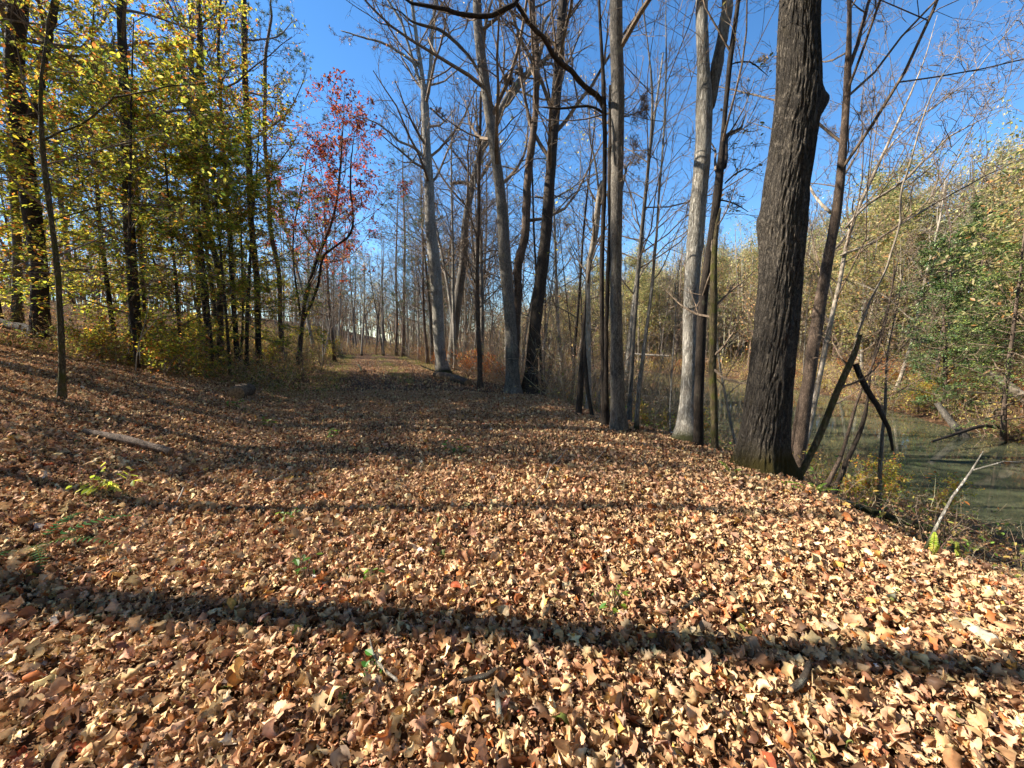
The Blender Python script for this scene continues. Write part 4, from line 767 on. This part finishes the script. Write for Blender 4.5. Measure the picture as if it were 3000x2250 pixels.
# yellow-leaved understorey on the left
for i, (x, y, k, s, lab) in enumerate([
    (-9.3, 9.8, 'yelA', .95, 'bright yellow tree left of the lone dark trunk'),
    (-8.6, 12.0, 'yelB', 1.15, 'low green and yellow tree right behind the lone dark trunk'),
    (-12.5, 12.5, 'yelC', 1.0, 'tall yellow and orange tree behind the mossy sapling'),
    (-11.0, 15.0, 'yelC', 1.05, 'tall yellow tree behind the lone dark trunk'),
    (-10.9, 15.8, 'yelA', .95, 'thin crowned yellow tree behind the tall row'),
    (-17.6, 14.6, 'yelC', 1.1, 'orange and yellow tree at the far left edge'),
    (-15.5, 16.5, 'yelA', 1.2, 'yellow tree deep in the left corner woods'),
    (-12.8, 18.6, 'yelB', 1.1, 'yellow green tree just left of the thin pine'),
    (-9.6, 12.6, 'yelB', 1.1, 'low green tree right of the lone dark trunk, behind it'),
    (-13.2, 14.2, 'yelB', 1.5, 'green yellow tree deep behind the mossy sapling'),
    (-9.6, 11.4, 'yelB', 1.2, 'green and yellow tree close behind the lone dark trunk, on its left'),
    (-10.4, 13.6, 'yelC', 1.15, 'tall tree with green and orange leaves behind the lone dark trunk'),
    (-9.4, 13.9, 'yelC', .9, 'yellow tree just before the tall row'),
    (-14.4, 18.6, 'yelA', 1.3, 'yellow tree behind the tall row, beside the thin pine'),
    (-17.5, 13.5, 'yelB', 1.7, 'green tree at the far left behind the forked trunk'),
    (-16.2, 12.6, 'yelB', 1.5, 'bright green tree left of the forked trunk')]):
    put(k, x, y, lab, 'yellow leaved trees on the left slope', s, tilt=.06)
put('pineB', -13.5, 30, 'dark green pine behind the red tree', 'pines near the trail', 1.0)
put('pineB', -6.2, 29, 'green pine between the red tree and the forked grey tree', 'pines near the trail', 1.05)
put('pineA', -12.4, 45, 'tall distant pine right above the far trail', 'pines near the trail', 1.2)
put('pineA', -14.4, 49, 'second tall distant pine above the far trail', 'pines near the trail', 1.1)
put('pineB', -4.0, 36, 'pine seen behind the leaning tree', 'pines near the trail', .95)
# trees past the trail's end
for x, y in scatter(80, lambda: xy(RR.uniform(46, 100), RR.uniform(-14, 12)), 1.9):
    k = RR.choice(['bareA', 'bareB', 'thinA', 'farC', 'bareB', 'thinC'])
    put(k, x, y, {'b': 'bare tree beyond the end of the trail', 't': 'thin tree beyond the end of the trail', 'f': 'half bare tree with tan leaves beyond the trail end'}[k[0]],
        {'b': 'bare trees beyond the trail end', 't': 'thin trees beyond the trail end', 'f': 'tan leaved trees beyond the trail end'}[k[0]], RR.uniform(.7, 1.0), tilt=.05)
# both sides of the far trail
for x, y in scatter(22, lambda: xy(RR.uniform(22, 52), RR.choice([RR.uniform(-4.5, -1.6), RR.uniform(4.6, 7.5)])), 1.5):
    put(RR.choice(['thinA', 'thinB', 'bareB']), x, y, 'slim bare tree edging the far stretch of trail', 'slim trees edging the far trail', RR.uniform(.8, 1.15), tilt=.1)
# the low thicket between trail and river
for x, y in scatter(64, lambda: xy(RR.uniform(13, 52), RR.uniform(5.8, 11.8)), 1.2):
    k = RR.choice(['thinA', 'thinB', 'thinB', 'thinC', 'bareB'])
    put(k, x, y, 'thin tree in the tangled thicket between trail and river', 'thin trees in the riverside thicket', RR.uniform(.7, 1.1), tilt=.12)
for x, y in scatter(9, lambda: xy(RR.uniform(5, 12), RR.uniform(6.8, 9.5)), 1.0):
    put(RR.choice(['thinB', 'thinA']), x, y, 'spindly bare sapling on the low bank right behind the trunk row', 'bare saplings on the low river bank', RR.uniform(.5, .8), tilt=.15)
for x, y in scatter(34, lambda: xy(RR.uniform(20, 55), RR.uniform(5.0, 11)), 1.5):
    put(RR.choice(['bareA', 'bareB']), x, y, 'tall bare tree rising out of the riverside thicket', 'tall bare trees in the riverside thicket', RR.uniform(.75, 1.0), tilt=.08)
# far bank
def farpt(d0, d1, y0, y1):
    def f():
        for _ in range(200):
            y = RR.uniform(y0, y1); x = RR.uniform(0, 75); d = float(fardist(x, y))
            if d0 < d < d1 and uv(x, y)[1] > 10: return x, y
        return 60, 60
    return f
for x, y in scatter(120, farpt(1.0, 22, 3, 70), 1.8):
    if not inview(x, y, 1.8): continue
    k = RR.choice(['farA', 'farA', 'farB', 'farB', 'farC', 'farC', 'cedar', 'hemlock', 'whiteA', 'whiteA', 'bareB'])
    if k in ('cedar', 'hemlock'): put(k, x, y, 'dark evergreen on the far river bank', 'evergreens on the far river bank', RR.uniform(.8, 1.15))
    elif k == 'bareB': put(k, x, y, 'tall bare tan tree across the river', 'bare trees across the river', RR.uniform(.6, .85), tilt=.08)
    elif k == 'whiteA': put(k, x, y, 'white limbed bare tree across the river', 'white bare trees across the river', RR.uniform(.7, .95), tilt=.1)
    elif k == 'farC': put(k, x, y, 'tall tan leaved tree across the river', 'tan leaved trees across the river', RR.uniform(.7, .9), tilt=.08)
    else: put(k, x, y, 'leafy yellow green tree across the river', 'yellow green trees across the river', RR.uniform(.8, 1.15), tilt=.08)
put('hemlock', 17.6, 13.8, 'hemlock leaning over the water on the far bank', 'evergreens on the far river bank', .8, tilt=.1)
put('cedar', 19.5, 17.5, 'bright green cedar on the far bank behind the white limbs', 'evergreens on the far river bank', 1.0)
for x, y in scatter(60, farpt(20, 60, 15, 120), 2.6):
    if not inview(x, y, 1.8): continue
    k = RR.choice(['farA', 'farC', 'farB', 'bareB'])
    put(k, x, y, 'tree high on the hill across the river', 'trees high on the hill across the river', RR.uniform(.8, 1.0))
# shrubs
for k, n, gen, lab, grp, s0, s1 in [
    ('shrubA', 34, lambda: xy(RR.uniform(10, 45), RR.uniform(5.2, 10.5)), 'bare twiggy shrub in the thicket between trail and river', 'bare shrubs in the riverside thicket', .7, 1.3),
    ('shrubA', 26, lambda: xy(RR.uniform(13, 48), RR.uniform(-6, -1.8)), 'bare twiggy shrub on the left bank of the trail', 'bare shrubs on the left trail bank', .6, 1.1),
    ('shrubB', 24, lambda: xy(RR.uniform(11, 46), RR.uniform(-7, -1.9)), 'yellow leaved shrub on the left bank of the trail', 'yellow shrubs on the left trail bank', .5, 1.0),
    ('shrubC', 20, lambda: xy(RR.uniform(13, 40), RR.uniform(4.9, 9)), 'orange leaved shrub beside the trail near the river', 'orange shrubs between trail and river', .5, .9),
    ('shrubB', 16, lambda: xy(RR.uniform(3, 14), RR.uniform(7, 10.5)), 'small yellowing shrub low on the near river bank', 'small shrubs on the near river bank', .35, .6),
    ('shrubC', 26, farpt(.2, 5, 6, 60), 'tan and orange shrub along the far waterline', 'shrubs along the far waterline', .6, 1.1),
    ('shrubB', 26, farpt(.1, 6, 6, 60), 'yellow shrub along the far waterline', 'yellow shrubs along the far waterline', .6, 1.1)]:
    for x, y in scatter(n, gen, .7): put(k, x, y, lab, grp, RR.uniform(s0, s1))
# ------------------------------------------------------------------ undergrowth and grass (nobody could count these)
M_FOL2 = leafmat('undergrowth_leaf', .35)
def undergrowth(label, N, gen, h0, h1, leafN, cols, wts, seed, mask=None, lsz=.07, twc=((158, 138, 110), (196, 176, 146), (108, 90, 72)), rt=.003):
    r = np.random.default_rng(seed); x, y = gen(r, N)
    if mask is not None: k = r.random(len(x)) < mask(x, y); x, y = x[k], y[k]
    N = len(x); z = ground(x, y); b = np.stack([x, y, z-.03], -1); n = 5
    d = nrm(r.standard_normal((N, 3))*.38+np.array([0, 0, 1])); L = h0+(h1-h0)*r.random(N)**1.6; Pn = np.empty((N, n, 3)); Pn[:, 0] = b
    for k in range(1, n): d = nrm(d+.2*r.standard_normal((N, 3))); Pn[:, k] = Pn[:, k-1]+d*(L/(n-1))[:, None]
    Rn = (rt*(.6+.8*r.random(N))*np.sqrt(L))[:, None]*np.linspace(1.2, .5, n)
    L1, R1 = grow(r, Pn, Rn, 4, .2, .95, 45, 15, .5, .4, .7, 4, .2, .02, rmin=.0022); T = Tubes(); T.add(Pn, Rn, 3); T.add(L1, R1, 3)
    V = np.concatenate(T.V); q = np.concatenate(T.Fq); c = palette(r, N+len(L1), twc, [3, 3, 2], .2); cc = np.concatenate([np.repeat(c[:N], n*3, 0), np.repeat(c[N:], 12, 0)])
    parts = [(V, q, cc)]
    if leafN: parts.append(foliage(r, L1, leafN, lsz, cols, wts, keep=.75, off=.02, tilt=.6))
    V, Fs, Cc = join_parts(parts); o = mesh('undergrowth', V, Fs, M_FOL2, cols=Cc); tag(o, label, 'undergrowth', kind='stuff')
def uvr(u0, u1, v0, v1): return lambda r, N: xy(u0+(u1-u0)*r.random(N)**1.3, v0+(v1-v0)*r.random(N))
UG = [(164, 152, 78), (196, 168, 90), (138, 104, 70), (112, 120, 56), (190, 124, 66), (172, 130, 92)]
undergrowth('tangle of brown stems and yellowing leaves between the trail and river', 7500, uvr(9.5, 55, 5.0, 12), .4, 3.4, 1, UG, [3, 3, 4, 2, 2, 4], 41)
undergrowth('green brown brush along the left bank of the trail', 4200, uvr(12.5, 55, -8, -2.1), .2, 1.2, 3, UG, [4, 2, 3, 6, 1, 2], 42)
undergrowth('dim brush under the yellow trees up the left slope', 3200, uvr(15, 50, -30, -6), .2, 1.0, 2, UG, [4, 2, 4, 4, 2, 3], 43)
undergrowth('pale brush and fallen stems along the far river bank', 12000, lambda r, N: (lambda y, t: (np.interp(y, FAR[:, 1], FAR[:, 0])+t, y))(3+60*r.random(N), .2+22*r.random(N)**1.5), .3, 1.8, 2, UG+[(206, 190, 110)], [6, 4, 2, 6, 1, 2, 4], 44, lsz=.1, rt=.004)
undergrowth('brush and low trees lining the distant bend of the river', 4000, lambda r, N: (lambda y, t: (np.interp(y, FAR[:, 1], FAR[:, 0])+t, y))(40+80*r.random(N), .2+30*r.random(N)), 1, 4.5, 2, UG+FGRN[:2], [4, 3, 2, 6, 1, 2, 5, 4], 48, lsz=.22, rt=.008)
undergrowth('grey brush closing off the far end of the trail', 5000, uvr(50, 90, -14, 12), .4, 2.2, 2, UG, [3, 3, 4, 3, 2, 4], 45, lsz=.1, rt=.006)
undergrowth('low stems and weeds on the near bank below the trunks', 1500, uvr(-2, 12, 5.6, 10), .15, .9, 2, UG+[(120, 150, 60)], [3, 3, 3, 3, 1, 3, 4], 46, lsz=.055, rt=.003)
def far_woods(label, N, gen, seed, h0, h1, cols, wts, lsz=.32, per=2):
    r = np.random.default_rng(seed); x, y = gen(r, N); b = np.stack([x, y, ground(x, y)-.1], -1); n = 7; N = len(x)
    d = nrm(r.standard_normal((N, 3))*.07+np.array([0, 0, 1])); L = h0+(h1-h0)*r.random(N); Pn = np.empty((N, n, 3)); Pn[:, 0] = b
    for k in range(1, n): d = nrm(d+.05*r.standard_normal((N, 3))); Pn[:, k] = Pn[:, k-1]+d*(L/(n-1))[:, None]
    Rn = (.09*(.6+.8*r.random(N)))[:, None]*np.linspace(1.2, .3, n)
    L1, R1 = grow(r, Pn, Rn, 9, .25, .98, 42, 13, .32, .5, .4, 5, .18, .06, rmin=.02); L2, R2 = grow(r, L1, R1, 5, .2, .98, 42, 15, .5, .5, .5, 4, .2, .04, rmin=.012)
    T = Tubes(); T.add(Pn, Rn, 4); T.add(L1, R1, 3); T.add(L2, R2, 3); V = np.concatenate(T.V); q = np.concatenate(T.Fq)
    c = palette(r, N, [(128, 112, 94), (170, 158, 138), (90, 76, 62)], [3, 2, 2], .15)
    cc = np.concatenate([np.repeat(c, n*4, 0), np.repeat(c, 9*5*3, 0), np.repeat(c, 45*4*3, 0)])
    parts = [(V, q, cc), foliage(r, L2, per, lsz, cols, wts, keep=.6, off=.2, tilt=.7)]
    V, Fs, Cc = join_parts(parts); o = mesh('distant_woods', V, Fs, M_FOL2, cols=Cc); tag(o, label, 'woods', kind='stuff')
far_woods('far wood closing the view beyond the end of the trail', 700, uvr(78, 150, -70, 30), 61, 6, 12, UG+TAN, [2, 2, 3, 1, 1, 3, 2, 2, 2, 2])
far_woods('wood of bare and yellow green trees lining the far bank of the distant river bend', 380, lambda r, N: (lambda y, t: (np.interp(y, FAR[:, 1], FAR[:, 0])+t, y))(38+75*r.random(N), 1.5+16*r.random(N)), 64, 6, 11, FGRN+TAN, [4, 3, 3, 3, 2, 3, 2, 2, 2, 2], lsz=.2, per=3)
far_woods('wood of olive leaved trees rising on the hillside right across the river', 460, lambda r, N: (lambda y, t: (np.interp(y, FAR[:, 1], FAR[:, 0])+t, y))(6+60*r.random(N), 7+30*r.random(N)), 65, 10, 16, FGRN, [5, 4, 4, 3, 3, 4], lsz=.17, per=6)
far_woods('far wood of bare and yellow trees covering the hill across the river', 900, lambda r, N: (lambda y, t: (np.interp(y, FAR[:, 1], FAR[:, 0])+t, y))(10+120*r.random(N), 14+60*r.random(N)), 62, 8, 13, FGRN+TAN, [4, 4, 4, 3, 3, 3, 1, 1, 1, 1])
far_woods('far wood of thin grey trees on the skyline up the left slope', 420, uvr(30, 110, -75, -26), 63, 8, 13, UG+TAN, [2, 2, 3, 1, 2, 3, 2, 2, 2, 2])
def grass(label, N, gen, mask, seed):
    r = np.random.default_rng(seed); x, y = gen(r, N); k = r.random(N) < mask(x, y); x, y = x[k], y[k]; M = len(x); z = ground(x, y)
    p = np.stack([x, y, z], -1); h = .06+.18*r.random(M); d = r.standard_normal((M, 3))*.45+np.array([0, 0, 1]); d = nrm(d)*h[:, None]; s_ = nrm(np.cross(d, r.standard_normal((M, 3))))*.006
    V = np.stack([p-s_, p+s_, p+d], 1).reshape(-1, 3)
    c = np.repeat(palette(r, M, [(130, 150, 60), (160, 160, 76), (100, 124, 48), (170, 150, 90)], [4, 3, 3, 2]), 3, 0)
    o = mesh('grass', V, [np.arange(M*3).reshape(-1, 3)], M_FOL2, cols=c); tag(o, label, 'grass', kind='stuff')
def gmask(x, y):
    u, v = uv(x, y); n_ = fbm(x*.8+7, y*.5+3)+.5
    return np.clip((np.exp(-((v-1.7)/.45)**2)*sm(10, 18, u)+sm(-.2, -1.2, v)*sm(10, 15, u)*(1-sm(-2, -3.4, v))+sm(3.2, 4.0, v)*sm(15, 22, u)*.8)*sm(.33, .55, n_)*1.5, 0, 1)
grass('thin green grass between the wheel tracks and along the trail edges', 22000, uvr(9, 52, -3.4, 4.8), gmask, 47)

# trees added outside the left edge of the frame only to shade the ground
for x, y, k, s, rz in [(-9.5, 2.79, 'bareD', 1.0, 0), (-10.5, 3.75, 'bareD', .7, 2), (-13.5, 7.9, 'bareB', 1.0, 3), (-13.2, 9.4, 'bareA', .9, 5), (-17, 8.2, 'bareB', 1.1, 1), (-14.5, 7.4, 'bareC', 1.0, 1), (-19, 9, 'bareB', 1.1, 2), (-22, 11, 'bareC', 1.1, 3), (-12.2, 6.2, 'bareC', .8, 4)]:
    put(k, x, y, 'bare tree added outside the left edge to shade the ground', 'bare trees added outside the left edge for shade', s, rz).rotation_euler.x = {2.79: .04, 3.75: 0.0}.get(y, .02)
put('yelB', -7.2, 4.6, 'low leafy tree added to shade the left corner', None, .42)
put('pole', -10.5, 2.55, 'dead pole added outside the left edge for its shadow', None, 1.0).rotation_euler.x = .05
put('yelB', -8.4, 5.4, 'second low leafy tree added outside the left edge for shade', None, .6)
put('yelC', -10.6, 5.6, 'leafy tree added for shade outside the left edge, nearer the camera', None, .58)  # leafy trees here are added to shade the slope and mid trail
put('yelC', -11.9, 8.6, 'leafy tree added for shade at the very left edge before the thick forked trunk', None, .85)
put('yelC', -13.9, 10.2, 'second leafy tree added for shade at the very left edge', None, .95)
put('yelC', -13.2, 7.4, 'leafy tree added for shade outside the left edge, farther from the camera', None, .72)
for x, y, k, sc_ in [(-10, -5.5, 'farA', 1.5), (-4.5, -5.8, 'farB', 1.6), (1, -5.5, 'farA', 1.5), (6.5, -6, 'farA', 1.6), (12, -5, 'farB', 1.5), (-15, -10, 'farA', 1.6), (-7, -11, 'farA', 1.7), (0, -11, 'farA', 1.7), (7, -12, 'farB', 1.7), (15, -11, 'farA', 1.6), (-3, -18, 'farA', 1.8), (8, -19, 'farA', 1.8), (-20, -4, 'farA', 1.4)]:  # out-of-view trees added to block sky light and warm the fill
    put(k, x, y, 'unseen leafy tree added behind the camera to block sky light', 'leafy trees added behind the camera to block sky light', sc_)
for k in list(PROTO):
    if not PROTO[k]['_used']: print('unused', k)
    del PROTO[k]['_used']
for o in C.objects:
    if '_used' in o: del o['_used']
    if 'label' not in o and o.parent is None and o.type in ('MESH', 'EMPTY') and 'kind' not in o: print('nolabel', o.name)
print('verts', sum(len(m.vertices) for m in bpy.data.meshes), 'objs', len(bpy.data.objects))
